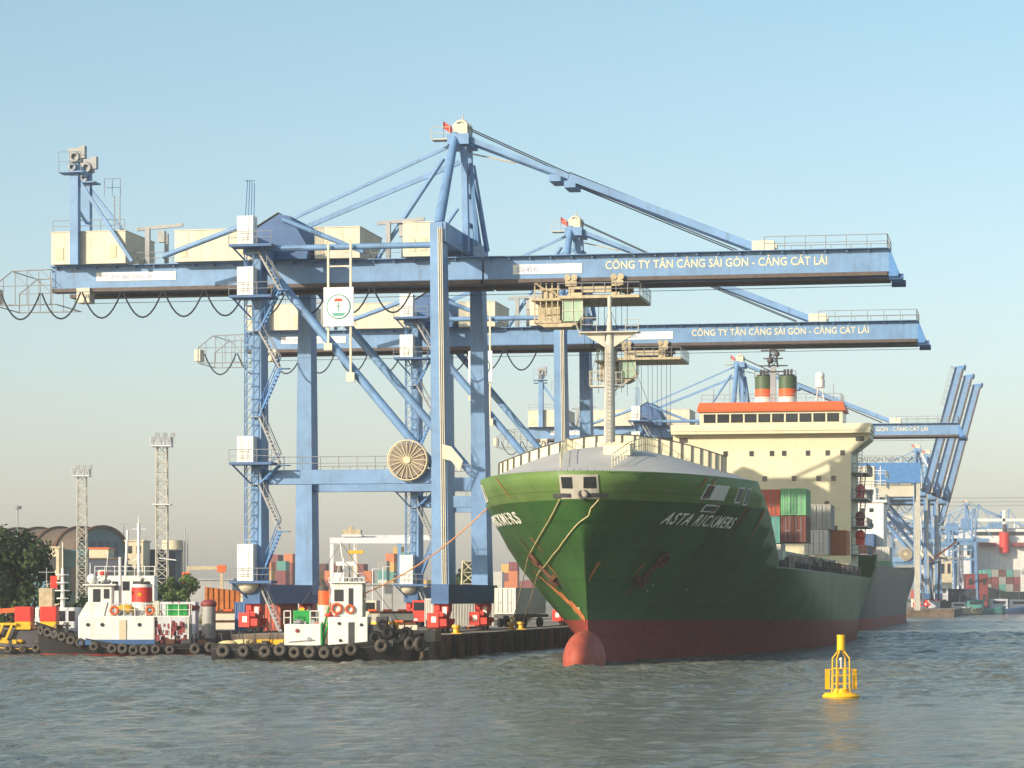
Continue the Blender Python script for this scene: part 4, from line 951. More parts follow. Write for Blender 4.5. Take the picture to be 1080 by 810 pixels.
for i,(s_,t_,mt,lb) in enumerate(((-9,-3,'yellow','yellow lashing bin near the quay corner'),(-8,-8,'orange','orange lashing bin behind the tug wheelhouse'),(6,-7,'cream','cream lashing bin between the crane feet'),(3,-12,'steel_dark','dark lashing bin close to the landside crane foot'),(30,-3,'orange','orange lashing bin left of the parked trailer'),(12,-3,'rust_d','rusty lashing bin behind the far waterside crane foot'))):
    o = thing('lashing_bin', lb, 'bin', W(s_,t_,QZ), RZ+rg.uniform(-.5,.5), 'lashing bins on the quay'); m = MB(); m.box((-1,-.6,.15),(1,-.52,1.0)); m.box((-1,.52,.15),(1,.6,1.0)); m.box((-1,-.52,.15),(-.92,.52,1.0)); m.box((.92,-.52,.15),(1,.52,1.0)); m.box((-.92,-.52,.15),(.92,.52,.22))
    for x in (-.85,.7): m.box((x,-.6,0),(x+.15,.6,.15))
    m.build('bin_box',mt,o); m = MB()
    for k in range(9): x = rg.uniform(-.8,.8); m.tube((x,rg.uniform(-.4,.4),.25),(x+rg.uniform(-.4,.4),rg.uniform(-.4,.4),rg.uniform(1.0,1.6)),.04,5)
    m.build('lashing_rods','galv',o)
# long stacked concrete beams with orange tops
def beams(px0, px1, D, z0, n, lab):
    a = at(px0,0,D); b = at(px1,0,D); st = thing('beam_stack', lab, 'beam stack', (a.x,D,QZ), 0, 'stacks of cream beams'); L = b.x-a.x
    for i in range(n): m = MB(); m.box((0,0,i*.85),(L,1.6,i*.85+.62)); m.box((.1,.2,i*.85+.62),(L-.1,1.4,i*.85+.85),1); m.build('beam',['cream','rust_d'],st)
    m = MB(); 
    for k in range(int(L/1.4)): m.box((k*1.4,.1,n*.85),(k*1.4+.8,1.5,n*.85+.18))
    m.build('orange_cap','orange',st)
beams(220,256,262,2,2,'stack of long cream beams left of the nearest crane foot'); beams(388,436,262,2,2,'stack of long cream beams between the tug and the second crane')
beams(398,440,240,2,1,'single row of cream beams in front of the taller beam stack')
# ---------------------------------------------------------------- tugs and small boats
def boat_hull(L, Bm, bow, sheer, boot, name, mats, parent, stern_w=.8, z_deck=1.0):
    m = MB(); N = 22; lv = []
    for i in range(N+1):
        k = i/N; x = L*k; b = Bm/2*(min(1,(1-k)/.42)**.55 if k > .58 else 1)*(stern_w+(1-stern_w)*min(1,k/.2))
        zt = z_deck+.25*(1-k)**2+bow*max(0,(k-.45)/.55)**1.6
        lv.append([(x-.3*(1-k)*0, 0, -.6),(x,b*.55,-.4),(x,b*.85,boot),(x+.35*k,b,zt-.35),(x+.45*k,b*1.02,zt)])
    for side in (-1,1):
        vs = [(x,side*y,z) for col in lv for x,y,z in col]; n = 5; k0 = len(m.v); m.v += [Vector(v) for v in vs]
        for i in range(N):
            for j in range(n-1): m.f.append([k0+i*n+j,k0+(i+1)*n+j,k0+(i+1)*n+j+1,k0+i*n+j+1]); m.mi.append(1 if j < 2 else 0); m.smooth.append(True)
    a = [(x,y,z) for x,y,z in lv[0]]; m.add(a+[(x,-y,z) for x,y,z in a], [(j,5+j,6+j,j+1) for j in range(4)])
    vs = [(c_[3][0],s_*c_[3][1],c_[3][2]-.1) for c_ in lv for s_ in (-1,1)]
    m.add(vs, [(2*i,2*i+1,2*i+3,2*i+2) for i in range(N)], 2)
    h = m.build('hull', mats, parent); sm = h.modifiers.new('thickness','SOLIDIFY'); sm.thickness = .06
    return lv
def tyres(lv, parent, side, ks, r=.42, drop=.45):
    N = len(lv)-1
    for k in ks:
        i = min(N-1,int(k*N)); f = k*N-i; a = lv[i][4]; b = lv[i+1][4]; x = lerp(a[0],b[0],f); y = lerp(a[1],b[1],f)*side; z = lerp(a[2],b[2],f)-drop
        d = Vector((b[0]-a[0],(b[1]-a[1])*side,0)).normalized(); nrm = Vector((-d.y,d.x,0))*(1 if side > 0 else -1)
        nrm = nrm if nrm.y*side > 0 else -nrm
        z += random.uniform(-.09,.09); r_t = r*random.uniform(.86,1.08); nrm = (nrm+Vector((random.uniform(-.2,.2),0,random.uniform(-.12,.2)))).normalized()
        m = MB(); m.torus(Vector((x,y,z))+nrm*.16,nrm,r_t*.68,r_t*.36,16,7); m.build('tyre_fender','tyre',parent)
def box_part(a, b, name, m_, parent, bev=.05):
    m = MB(); m.box(a,b); o = m.build(name,m_,parent); bv = o.modifiers.new('soft_edge','BEVEL'); bv.width = bev; bv.segments = 2; return o
# tug 1: bow points left; local +x = forward. rotate 180 so forward = -X world, port side (+y local) faces the camera (-Y world)
def place(px, D): return Vector(((px-540)*D/F, D, 0))
t1 = thing('tug_boat','white tug with red yellow-star funnel, bow to the left, moored beside the quay','tug',place(226,237),R(180+4))
lv = boat_hull(14.6,4.6,2.0,0,.25,'hull',['black','hull_r','steel_dark'],t1,z_deck=.95)
tyres(lv,t1,1,[.02,.1,.24,.32,.38,.44,.5,.56,.66,.74,.79,.84,.88,.92,.955],.44); tyres(lv,t1,-1,[.6,.75,.85],.44)
def wins(lst, parent, m_='glass'):
    for a,b in lst: m = MB(); m.box(a,b); m.build('window',m_,parent)
hs = box_part((4.9,-1.8,1.0),(11.3,1.9,3.45),'deckhouse','white',t1,.12)
m = MB(); m.box((4.9,1.9,1.0),(11.3,2.0,1.45)); m.build('dado_band','blue_dark',hs)
m = MB(); m.box((7.3,1.9,1.1),(7.9,1.97,3.1)); m.build('door','beige',hs)
for x in (9.3,10.5,6.2): m = MB(); m.tube((x,1.88,2.7),(x,1.96,2.7),.16,12); m.build('porthole','glass',hs)
m = MB(); m.prism([(11.3,3.45),(9.2,3.45),(8.9,4.6),(10.6,4.6)],-1.5,1.6); m.build('bridge_front','white',t1)
wh1 = box_part((8.5,-1.3,3.45),(10.5,1.5,6.0),'wheelhouse','white',t1,.08)
m = MB(); m.box((8.2,-1.6,6.0),(10.95,1.75,6.12)); m.build('roof','white',wh1)
wins([((9.5,1.5,4.6),(10.1,1.54,5.7)),((8.75,1.5,4.9),(9.2,1.54,5.7)),((10.5,-.9,4.9),(10.54,-.1,5.7)),((10.5,.2,4.9),(10.54,1.2,5.7))],wh1)
m = MB(); m.tube((6.1,0,3.45),(6.1,0,6.1),.86,20); m.tube((6.1,0,4.6),(6.1,0,5.85),.885,20,mi=1); m.tube((6.1,0,6.1),(6.1,0,6.25),.7,16,mi=2); m.tube((6.2,.2,6.2),(6.0,.2,6.6),.14,8,mi=2)
fn1 = m.build('funnel',['white','red','steel_dark'],t1)
m = MB(); 
star = []
for k in range(10): r_ = .26 if k%2 == 0 else .11; a_ = R(90+36*k); star.append((6.25+r_*math.cos(a_), 5.25+r_*math.sin(a_)))
m.prism(star,.88,.915); m.build('star','yellow',fn1)
m = MB(); m.rail([(2.0,1.9,3.45),(8.4,1.9,3.45)],1.0,.8,.035); m.rail([(2.0,-1.7,3.45),(8.4,-1.7,3.45)],1.0,1.2,.035); m.box((2.0,-1.8,3.35),(4.95,1.95,3.45)); m.tube((2.1,1.85,1),(2.1,1.85,3.4),.06,5); m.tube((3.6,1.85,1),(3.6,1.85,3.4),.06,5)
m.build('railing','white',t1)
m = MB(); m.ball((7.4,1.2,3.95),.75,12,8,(1.1,.5,.6)); m.build('rescue_boat','yellow',t1)
for x in (8.3,5.3): m = MB(); m.torus((x,1.95,3.9),(0,1,0),.32,.1,14,6); m.build('life_ring','orange',t1)
box_part((2.2,.4,3.45),(4.0,1.7,4.45),'locker','green_b',t1); box_part((4.6,-.6,3.45),(5.3,.4,4.7),'locker','cream',t1)
m = MB(); m.tube((7.9,.5,3.4),(7.9,.5,8.4),.13,8); m.bar((7.9,.5,7.6),(7.2,.5,7.6),.06,.06); m.tube((10.4,.6,6.1),(10.4,.6,7.9),.04,5); m.tube((9.2,.3,6.1),(8.9,.3,8.9),.035,5); m.build('mast','white',t1)
m = MB(); m.ball((10.2,1.0,6.55),.45,12,8); m.build('searchlight','white',t1)
m = MB(); m.tube((1.0,-1,1.0),(1.0,1,1.0),.45,12); m.box((.6,-1.2,.9),(1.4,1.2,1.2)); m.build('towing_winch','rust_d',t1)
m = MB()
for i in range(60):
    x = 2.2+random.random()*2.6; y = .8+random.random()*1.0; z = 1.0+random.random()*1.6; d = .12+random.random()*.2; m.box((x,y,z),(x+d,y+d,z+d*1.6))
m.build('deck_gear','ct_maroon',t1)
m = MB(); m.tube((12.4,0,2.0),(12.4,0,2.9),.16,8); m.tube((12.2,-.5,2.6),(12.6,.5,2.6),.1,6); m.build('bitts','steel_dark',t1)
def rigging(parent, pairs):
    m = MB()
    for a,b in pairs: m.tube(a,b,.022,3)
    m.build('rigging','steel_dark',parent)
def gear(parent, boxes, seed):                 # small deck clutter: each heap one mesh
    rg = random.Random(seed)
    for (x0,x1,y0,y1,z,nn,mt) in boxes:
        m = MB()
        for i in range(nn):
            x = rg.uniform(x0,x1); y = rg.uniform(y0,y1); d = rg.uniform(.08,.3)
            if i%3 == 0: m.tube((x,y,z),(x+rg.uniform(-.3,.3),y,z+rg.uniform(.4,1.3)),.05,5)
            elif i%3 == 1: m.box((x,y,z),(x+d*1.6,y+d,z+d*1.7))
            else: m.ball((x,y,z+d*.6),d,7,5,(1.4,1,.7))
        m.build('deck_gear',mt,parent)
rigging(t1, [((7.9,.5,8.3),(13.5,0,2.9)),((7.9,.5,8.3),(2.2,.3,3.5)),((7.9,.5,7.9),(9.5,1.2,6.1)),((8.9,.3,8.8),(6.1,0,6.6))])
gear(t1, [(.3,4.6,-.6,1.8,1.0,26,'rust_d'),(.4,4.4,-.8,1.7,1.0,20,'steel_dark'),(11.6,13.6,-1,1.2,1.6,16,'steel_dark'),(2.3,4.4,-1,1.5,3.5,12,'ct_maroon'),(8.6,10.3,-.8,1.2,6.15,8,'galv'),(5.0,8.3,1.2,1.8,3.5,9,'galv')], 5)
# larger white tug moored behind tug 1
t1b = thing('tug_boat','white launch moored behind the red-funnel tug, its upper bridge and two masts showing','boat',place(232,246),R(180+2))
lv = boat_hull(14.5,4.8,1.4,0,.2,'hull',['steel_dark','hull_r','steel_dark'],t1b,z_deck=1.2)
box_part((2.0,-1.8,1.2),(11.5,1.8,4.6),'deckhouse','crane_w',t1b); u1 = box_part((5.6,-1.5,4.6),(10.6,1.5,6.9),'wheelhouse','white',t1b)
wins([((6+.9*k,1.5,5.6),(6.6+.9*k,1.54,6.4)) for k in range(5)],u1)
m = MB(); m.rail([(5.6,1.5,6.9),(10.8,1.5,6.9)],.8,.8,.035); m.box((10.0,-.8,6.9),(10.6,.9,7.4)); m.build('railing','white',t1b)
m = MB(); m.tube((8.3,0,6.9),(8.1,0,10.9),.12,8); m.tube((7.1,.3,6.9),(7.1,.3,11.5),.14,8); m.bar((7.7,.3,11.0),(6.5,.3,11.0),.08,.06); m.bar((7.1,.3,8.6),(7.6,.3,8.2),.08,.06); m.tube((7.1,.3,11.5),(7.1,.3,12.1),.04,4); m.build('mast','white',t1b)
m = MB(); m.ball((10.2,.6,7.1),.4,10,8,(1.3,1,.8)); m.build('dome','red',t1b)
m = MB(); m.tube((.9,1.2,1.2),(.9,1.2,4.3),.62,14); m.tube((2.6,1.4,1.2),(2.6,1.4,3.9),.5,12); m.build('ventilator','ct_grey',t1b)
m = MB(); m.ball((.9,1.2,4.4),.72,12,8,(1,1,.6)); m.ball((2.8,1.3,4.1),.9,12,8,(1.3,1,.45)); m.build('ventilator_cap','ct_maroon',t1b)
# tug 2: bow right (world +X)
t2 = thing('tug_boat','white and green tug with tyre-hung black hull and orange-banded funnel, bow to the right','tug',place(226,215.5),R(-1))
lv = boat_hull(15.8,5.0,1.0,0,.12,'hull',['black','hull_r','steel_dark'],t2,z_deck=1.25)
tyres(lv,t2,-1,[.06,.16,.26,.33,.4,.47,.54,.6,.66,.8],.5,.5); tyres(lv,t2,-1,[.93,.97],.6,.7)
box_part((5.6,-1.9,1.2),(8.4,1.8,2.95),'deckhouse','white',t2)
m = MB(); m.bar((5.9,-1.95,1.6),(7.9,-1.95,1.75),.1,.05); m.tube((7.5,-1.97,1.8),(7.5,-1.9,1.8),.18,10); m.build('hose_reel','galv',t2)
m = MB(); m.tube((6.6,-1.97,2.45),(6.6,-1.9,2.45),.16,10); m.build('life_ring','ct_maroon',t2)
h2 = box_part((8.95,-1.9,1.2),(12.0,1.9,3.5),'main_house','white',t2,.1)
m = MB(); m.box((10.5,-1.95,1.3),(10.95,-1.9,3.1)); m.build('door','steel_dark',h2)
for x,z in ((9.8,3.0),(9.9,1.7),(11.5,2.9)): m = MB(); m.tube((x,-1.96,z),(x,-1.88,z),.13,10); m.build('porthole','glass',h2)
w2 = box_part((9.2,-1.6,3.5),(11.6,1.6,6.1),'wheelhouse','white',t2,.1)
wins([((9.4,-1.64,4.7),(10.1,-1.6,5.6)),((10.5,-1.64,4.4),(10.85,-1.6,5.7)),((11.6,-1.2,4.8),(11.64,-.2,5.6)),((11.6,.1,4.8),(11.64,1.2,5.6))],w2)
m = MB(); m.box((9.0,-1.8,6.1),(11.8,1.8,6.2)); m.rail([(9.0,-1.7,6.2),(11.7,-1.7,6.2)],.3,.35,.03,mid=False); m.build('roof','white',w2)
m = MB(); m.torus((9.6,-1.75,4.15),(0,1,0),.36,.09,14,6); m.build('life_ring','orange',t2); m = MB(); m.torus((10.6,-1.75,4.1),(0,1,0),.3,.08,14,6); m.build('life_ring','orange',t2)
m = MB()
m.stair((8.45,-1.7,1.3),(9.0,-1.7,3.3),.9); m.box((8.42,-1.95,1.2),(8.5,-1.0,3.1)); m.build('side_stair','green_b',t2)
gb_ = box_part((6.2,-1.0,2.95),(7.5,.8,4.0),'vent_box','green_b',t2); m = MB(); m.box((6.6,-.6,4.0),(7.0,.2,4.2)); m.build('vent_cap','yellow',gb_)
m = MB(); m.tube((8.45,0,2.9),(8.45,0,4.4),.42,16); m.tube((8.45,0,4.4),(8.45,0,5.5),.42,16,mi=1); m.tube((8.45,0,5.5),(8.45,0,5.9),.4,14,mi=2); m.tube((8.6,0,5.9),(8.3,0,6.3),.13,8,mi=2); m.build('funnel',['white','orange','steel_dark'],t2)
m = MB(); m.rail([(5.6,-1.9,2.95),(6.1,-1.9,2.95)],1,.5,.05); m.rail([(7.6,-1.9,2.95),(8.3,-1.9,2.95)],1,.4,.05); m.build('railing','white',t2)
m = MB(); m.tube((10.0,0,6.2),(10.0,0,8.0),.08,6); m.tube((9.9,0,8.0),(9.7,0,9.4),.05,5); m.bar((9.4,0,7.6),(10.8,0,7.6),.08,.3); m.box((9.3,-.6,6.2),(10.1,.4,6.9)); m.build('mast','white',t2)
m = MB(); m.box((12.1,-1.5,1.2),(13.9,1.5,2.9)); m.box((12.6,-1.2,2.9),(13.4,1.0,3.5)); m.tube((13.9,-1.1,1.5),(13.9,1.1,1.5),.55,12); m.build('bow_winch','steel_dark',t2)
for x,y,z,q in ((12.6,-1.75,1.9,.55),(13.5,-1.6,2.3,.5),(14.3,-1.2,2.0,.6),(13.1,-1.7,2.9,.42),(14.9,-.8,2.2,.55),(15.3,-.4,1.6,.5)): m = MB(); m.torus((x,y,z),(.35,-1,.1),q*.68,q*.34,14,6); m.build('tyre_fender','black',t2)
m = MB(); m.ball((2.4,-.6,1.5),.6,10,6,(1.8,1,.5)); m.ball((1.2,-1.0,1.45),.5,10,6,(1.5,1,.5)); m.build('rope_coil','rope',t2)
m = MB(); m.box((3.3,-1.0,1.2),(5.4,.6,1.75)); m.build('deck_chest','yellow',t2)
rigging(t2, [((9.8,0,9.2),(14.5,0,2.8)),((9.8,0,9.2),(5.8,0,3.0)),((10,0,7.8),(11.6,-1.6,6.2))])
gear(t2, [(.6,5.2,-1.6,1.2,1.25,34,'steel_dark'),(.8,5.0,-1.4,1.2,1.25,16,'rust_d'),(5.7,8.2,-1.5,1.4,2.95,14,'galv'),(12.2,15.2,-1.4,1.2,2.0,22,'black'),(9.2,11.5,-1.4,1.3,6.2,12,'galv'),(8.9,9.6,-1.85,-1.5,3.5,6,'red')], 6)
# far-left craft
yb = thing('work_boat','yellow workboat with red and yellow tank housings at the left edge','boat',place(84,243),R(180))
lv = boat_hull(9.5,4.2,.6,0,.1,'hull',['steel_dark','steel_dark','yellow'],yb,z_deck=.9); tyres(lv,yb,1,[.1,.22,.34,.46,.58],.36,.4)
for x in (1.8,4.0): a = box_part((x,-.2,2.9),(x+1.4,1.5,4.2),'tank_housing','red',yb); box_part((x,-.2,2.2),(x+1.4,1.5,2.9),'tank_base','yellow',yb)
box_part((2.4,-1.4,3.2),(3.6,-.3,5.8),'control_cabin','yellow_m',yb); m = MB(); m.tube((3,-.8,5.8),(3,-.8,7.6),.05,5); m.bar((2.3,-.8,7.2),(3.7,-.8,7.2),.06,.06); m.build('mast','galv',yb)
box_part((1.2,-1.7,.9),(7.4,1.3,2.2),'engine_casing','steel_dark',yb); m = MB(); m.bar((5.4,1.2,3.9),(8.4,1.2,3.7),.4,.4); m.build('jib','orange',yb)
m = MB()
for k in range(5): m.bar((5.6+k*.8,1.7,2.6),(6.2+k*.8,1.7,1.2),.16,.2)
m.bar((5.2,1.7,2.7),(9.0,1.7,2.7),.2,.2); m.bar((5.2,1.7,1.1),(9.4,1.7,1.1),.25,.35); m.build('lattice_jib','yellow',yb)
for x in (7.2,8.6): box_part((x-.5,1.0,.9),(x,1.6,1.9),'red_drum','red',yb)
m = MB(); m.tube((7.3,1.8,.9),(7.3,1.8,4.4),.07,6); m.build('white_post','white',yb)
gear(yb, [(.4,8.6,.2,1.7,.95,40,'steel_dark'),(4.6,8.8,.6,1.7,1.0,24,'yellow'),(1.0,5.6,-.6,1.4,2.2,18,'rust_d'),(5.5,8.8,.6,1.7,.95,14,'red')], 7)
pb = thing('patrol_launch','small launch with white grille bridge and signal mast behind the yellow workboat','boat',place(104,248),R(180))
lv = boat_hull(8,3.6,.8,0,.2,'hull',['crane_w','hull_r','steel_dark'],pb,z_deck=1.2); h_ = box_part((1.6,-1.2,1.2),(5.4,1.4,4.1),'deckhouse','crane_w',pb)
wins([((1.9+.85*k,1.4,2.9),(2.45+.85*k,1.44,3.8)) for k in range(4)],h_)
m = MB(); m.tube((3.1,.6,4.1),(3.1,.6,7.6),.2,8,r2=.12); m.tube((3.1,.6,7.6),(3.1,.6,9.9),.05,5)
for z,wd in ((4.9,1.0),(5.6,1.3),(6.3,1.0),(7.0,1.1)): m.torus((3.1,.6,z),(0,0,1),wd/2,.06,12,5)
m.build('signal_mast','white',pb); m = MB(); m.box((3.6,.5,5.8),(4.2,.54,6.9)); m.build('flag','red',pb)
# ---------------------------------------------------------------- the yellow buoy
by = thing('channel_buoy','yellow lattice channel buoy floating on the river in front of the ship','buoy',at(887,737,2944*5/107) - Vector((0,0,zat(737,2944*5/107))),R(12))
m = MB(); m.tube((0,0,-.3),(0,0,.18),.88,28,r2=.9); m.tube((0,0,.18),(0,0,.30),.9,28,r2=.78); m.torus((0,0,.14),(0,0,1),.88,.055,28,6); m.build('float','buoy',by)
m = MB(); m.tube((0,0,.3),(0,0,.5),.42,16,r2=.34)
for a in (0,90,180,270):
    d = Vector((math.cos(R(a+45)),math.sin(R(a+45)),0)); m.tube(d*.5+Vector((0,0,.3)), d*.46+Vector((0,0,2.0)),.035,6); m.tube(d*.46+Vector((0,0,2.0)), d*.1+Vector((0,0,2.42)),.035,6)
for z in (.75,1.15,1.5):
    for a in range(4):
        d = Vector((math.cos(R(a*90+45)),math.sin(R(a*90+45)),0))*.48; e = Vector((math.cos(R(a*90+135)),math.sin(R(a*90+135)),0))*.48; m.tube(d+Vector((0,0,z)),e+Vector((0,0,z)),.025,5)
cg = m.build('cage','buoy',by)
for a in (-2,88,178,268):                      # radar-reflector / solar panels standing out from the cage
    m = MB(); d = Vector((math.cos(R(a)),math.sin(R(a)),0)); n_ = Vector((-d.y,d.x,0))
    c0 = d*.42; c1 = d*.78
    for p0,p1 in (((c0),(c1)),): m.bar(p0+Vector((0,0,.5)),p1+Vector((0,0,.5)),.04,.04); m.bar(p0+Vector((0,0,1.45)),p1+Vector((0,0,1.45)),.04,.04); m.bar(p1+Vector((0,0,.48)),p1+Vector((0,0,1.47)),.05,.05); m.bar(p0+Vector((0,0,.5)),p0+Vector((0,0,1.45)),.04,.04)
    m.bar(p0+(p1-p0)*.7+Vector((0,0,.52)), p0+(p1-p0)*.7+Vector((0,0,1.42)), .18,.03, up=n_); m.build('side_panel','buoy',by)
m = MB(); m.tube((0,0,2.42),(0,0,3.1),.2,18); m.tube((0,0,3.1),(0,0,3.15),.215,18); m.tube((0,0,2.4),(0,0,2.44),.215,18); m.build('topmark','buoy',by)
m = MB(); m.ball((0,0,1.95),.09,10,8); m.tube((0,0,1.5),(0,0,1.9),.03,5); m.build('lamp','white',by)
# ---------------------------------------------------------------- trees
def tree(loc, r, h, label, mt='leaf', n=2600, leaf=.28, name='broadleaf_tree', z0=.3, flat=.9, seed=1, group=None, trunk=True):
    rnd = random.Random(seed); t = thing(name, label, 'tree' if trunk else 'shrub', loc, 0, group)
    m = MB()
    if trunk:
        m.tube((0,0,0),(0,0,h*.45),r*.07+.08,8,r2=r*.05+.05)
        for k in range(6):
            a = rnd.random()*6.28; m.tube((0,0,h*(.25+.04*k)),(math.cos(a)*r*.6,math.sin(a)*r*.6,h*(.55+.05*k)),r*.035+.04,6,r2=.03)
    else:
        for k in range(5): a = rnd.random()*6.28; m.tube((0,0,0),(math.cos(a)*r*.5,math.sin(a)*r*.5,h*.6),.04,4)
    m.build('trunk' if trunk else 'stems','trunk',t)
    clumps = []
    for k in range(int(14+r*3)):
        a = rnd.random()*6.28; q = rnd.random()**.6; zz = z0*h+(h*(1-z0))*(.12+.8*rnd.random())
        env = math.sqrt(max(.05,1-((zz-(z0*h+h*(1-z0)*.45))/(h*(1-z0)*.58))**2))
        clumps.append((Vector((math.cos(a)*q*r*.82*env, math.sin(a)*q*r*.82*env, zz)), r*(.16+.2*rnd.random())))
    vs = []; fs = []
    for i in range(n):
        c0, cr = clumps[rnd.randrange(len(clumps))]
        d = Vector((rnd.gauss(0,1),rnd.gauss(0,1),rnd.gauss(0,1)*flat)).normalized()*cr*(.55+.55*rnd.random())
        p = c0+d; a1 = Vector((rnd.gauss(0,1),rnd.gauss(0,1),rnd.gauss(0,1))).normalized(); nn = (d.normalized()+a1*.6).normalized()
        x = nn.cross(a1).normalized()*leaf*(.6+.8*rnd.random()); y = nn.cross(x).normalized()*leaf*(.5+.5*rnd.random())
        k = len(vs); vs += [p-x,p-y,p+x,p+y]; fs.append((k,k+1,k+2,k+3))
    MB().add(vs,fs).build('crown' if trunk else 'leaves',mt,t)
    return t
def ground(px, D): v = place(px,D); v.z = QZ; return v
tree(ground(12,275),6.2,9.3,'big dark green tree at the left edge behind the boats',n=9000,leaf=.24,z0=.05,seed=3)
tree(ground(-28,285),6.5,9.6,'dark tree cut off by the left edge of the picture',n=6000,leaf=.28,z0=.1,seed=5)
tree(ground(190,300),3.3,6.0,'bright green bushy tree behind the white tug beside the lattice tower','leaf2',n=2600,leaf=.2,z0=.1,seed=9)
tree(ground(92,285),2.6,3.0,'low green shrub between the launch mast and the white tug','leaf2',n=1400,leaf=.18,z0=.05,seed=10,trunk=False,name='shrub')
tree(ground(230,268),2.0,1.8,'scrub growing over the foot of the orange bank','leaf3',n=1200,leaf=.14,z0=.0,seed=11,trunk=False,name='shrub')
tree(ground(497,420),4.2,7.6,'dark green tree seen between the legs of the nearest crane','leaf',n=3000,leaf=.3,z0=.05,seed=12)
tree(ground(478,430),3.0,6.4,'smaller dark tree left of the one between the crane legs','leaf',n=1600,leaf=.3,z0=.05,seed=13)
for i,(px,D,r,h) in enumerate(((530,330,1.9,4.0),(545,335,1.8,3.8),(558,340,1.8,3.4))):
    tree(ground(px,D),r,h,['leftmost','middle','rightmost'][i]+' of the three dry olive bushes behind the white container','leaf3',n=1000,leaf=.2,z0=0,seed=20+i,trunk=False,name='shrub',group='dry bushes on the quay')
# ---------------------------------------------------------------- buildings and masts on the left
def bldg(name, label, cat, loc, rz=0): return thing(name, label, cat, loc, rz)
wq = bldg('vaulted_warehouse','brown barrel-vaulted warehouse with arched ribs behind the big tree','warehouse',(-82.5,600,QZ),R(52))
W0 = 15.0; dp = 48; n = 20
arc = [(-W0/2+W0/2*math.cos(math.pi*i/n), 11.4+6.2*math.sin(math.pi*i/n)) for i in range(n+1)]
m = MB(); m.prism(arc+[(-W0,0),(0,0)], 0.4, dp); m.build('wall','teal',wq)
def shell(y0, y1, k, th, nm, mt):
    a2 = [(-W0/2+(W0/2+k)*math.cos(math.pi*i/n), 11.4+(6.2+k)*math.sin(math.pi*i/n)) for i in range(n+1)]
    a3 = [(-W0/2+(W0/2+k+th)*math.cos(math.pi*i/n), 11.4+(6.2+k+th)*math.sin(math.pi*i/n)) for i in range(n+1)]
    vs = [(x,y,z) for x,z in a2 for y in (y0,y1)]+[(x,y,z) for x,z in a3 for y in (y0,y1)]; q = 2*(n+1)
    fs = [(2*i,2*i+1,2*i+3,2*i+2) for i in range(n)]+[(q+2*i,q+2*i+2,q+2*i+3,q+2*i+1) for i in range(n)]+[(2*i,2*i+2,q+2*i+2,q+2*i) for i in range(n)]+[(2*i+1,q+2*i+1,q+2*i+3,2*i+3) for i in range(n)]
    MB().add(vs,fs).build(nm,mt,wq)
shell(.2, dp+.5, .05, .2, 'vault_roof', 'roofbrown')
for k in range(8): shell(-.3+k*6.6, .4+k*6.6, .28, .5, 'roof_rib', 'rust_d')
for i in range(5): m = MB(); m.box((-W0+2.2+i*2.2,.3,12.0),(-W0+3.6+i*2.2,.38,14.9)); m.build('gable_window','slate',wq)
def block(px0,px1,py,D,name,label,mt,dep=10,roof=None,win=None,cat='building'):
    a = place(px0,D); b = place(px1,D); z = zat(py,D)-QZ; o = bldg(name,label,cat,(a.x,D,QZ))
    m = MB(); m.box((0,0,0),(b.x-a.x,dep,z)); m.build('wall',mt,o)
    m = MB(); m.box((-.2,-.2,z),(b.x-a.x+.2,dep+.2,z+.25)); m.build('roof',roof or mt,o)
    if win:
        L = b.x-a.x
        for r_ in range(win[1]):
            for c_ in range(win[0]):
                x = L*(c_+.25)/win[0]; m = MB(); m.box((x,-.06,z*(r_+.35)/win[1]),(x+L/win[0]*.5,-.02,z*(r_+.75)/win[1])); m.build('window','glass',o)
    return o
block(62,92,581,470,'storage_shed','dark teal shed below the vaulted warehouse','teal',8,win=(3,1))
block(49,62,578,465,'gatehouse','small cream block at the left end of the teal shed','beige',6,win=(1,2))
block(90,128,590,455,'storage_shed','blue-grey shed with a red roof edge right of the teal one','slate',8,roof='roofbrown',win=(4,1))
block(94,114,579,462,'gable_house','cream gabled house with a red roof between the sheds and the lattice tower','beige',7,roof='orange',win=(2,1))
block(132,151,571,480,'tower_block','cream and brick tower block behind the white tug masts','beige',9,win=(2,4))
block(149,185,581,490,'silo_shed','dark slate shed in front of the cream silo','slate',9,win=(3,1))
si = bldg('grain_silo','round cream silo with a pipe mast right of the slate shed','silo',place(182,520)+Vector((0,0,QZ)))
m = MB(); m.tube((0,0,0),(0,0,zat(570,520)-QZ),2.0,20); m.build('drum','beige',si); m = MB(); m.tube((2.3,0,0),(2.3,0,zat(560,520)-QZ),.12,6); m.tube((2.8,0,0),(2.8,0,zat(562,520)-QZ),.1,6); m.build('vent_pipe','galv',si)
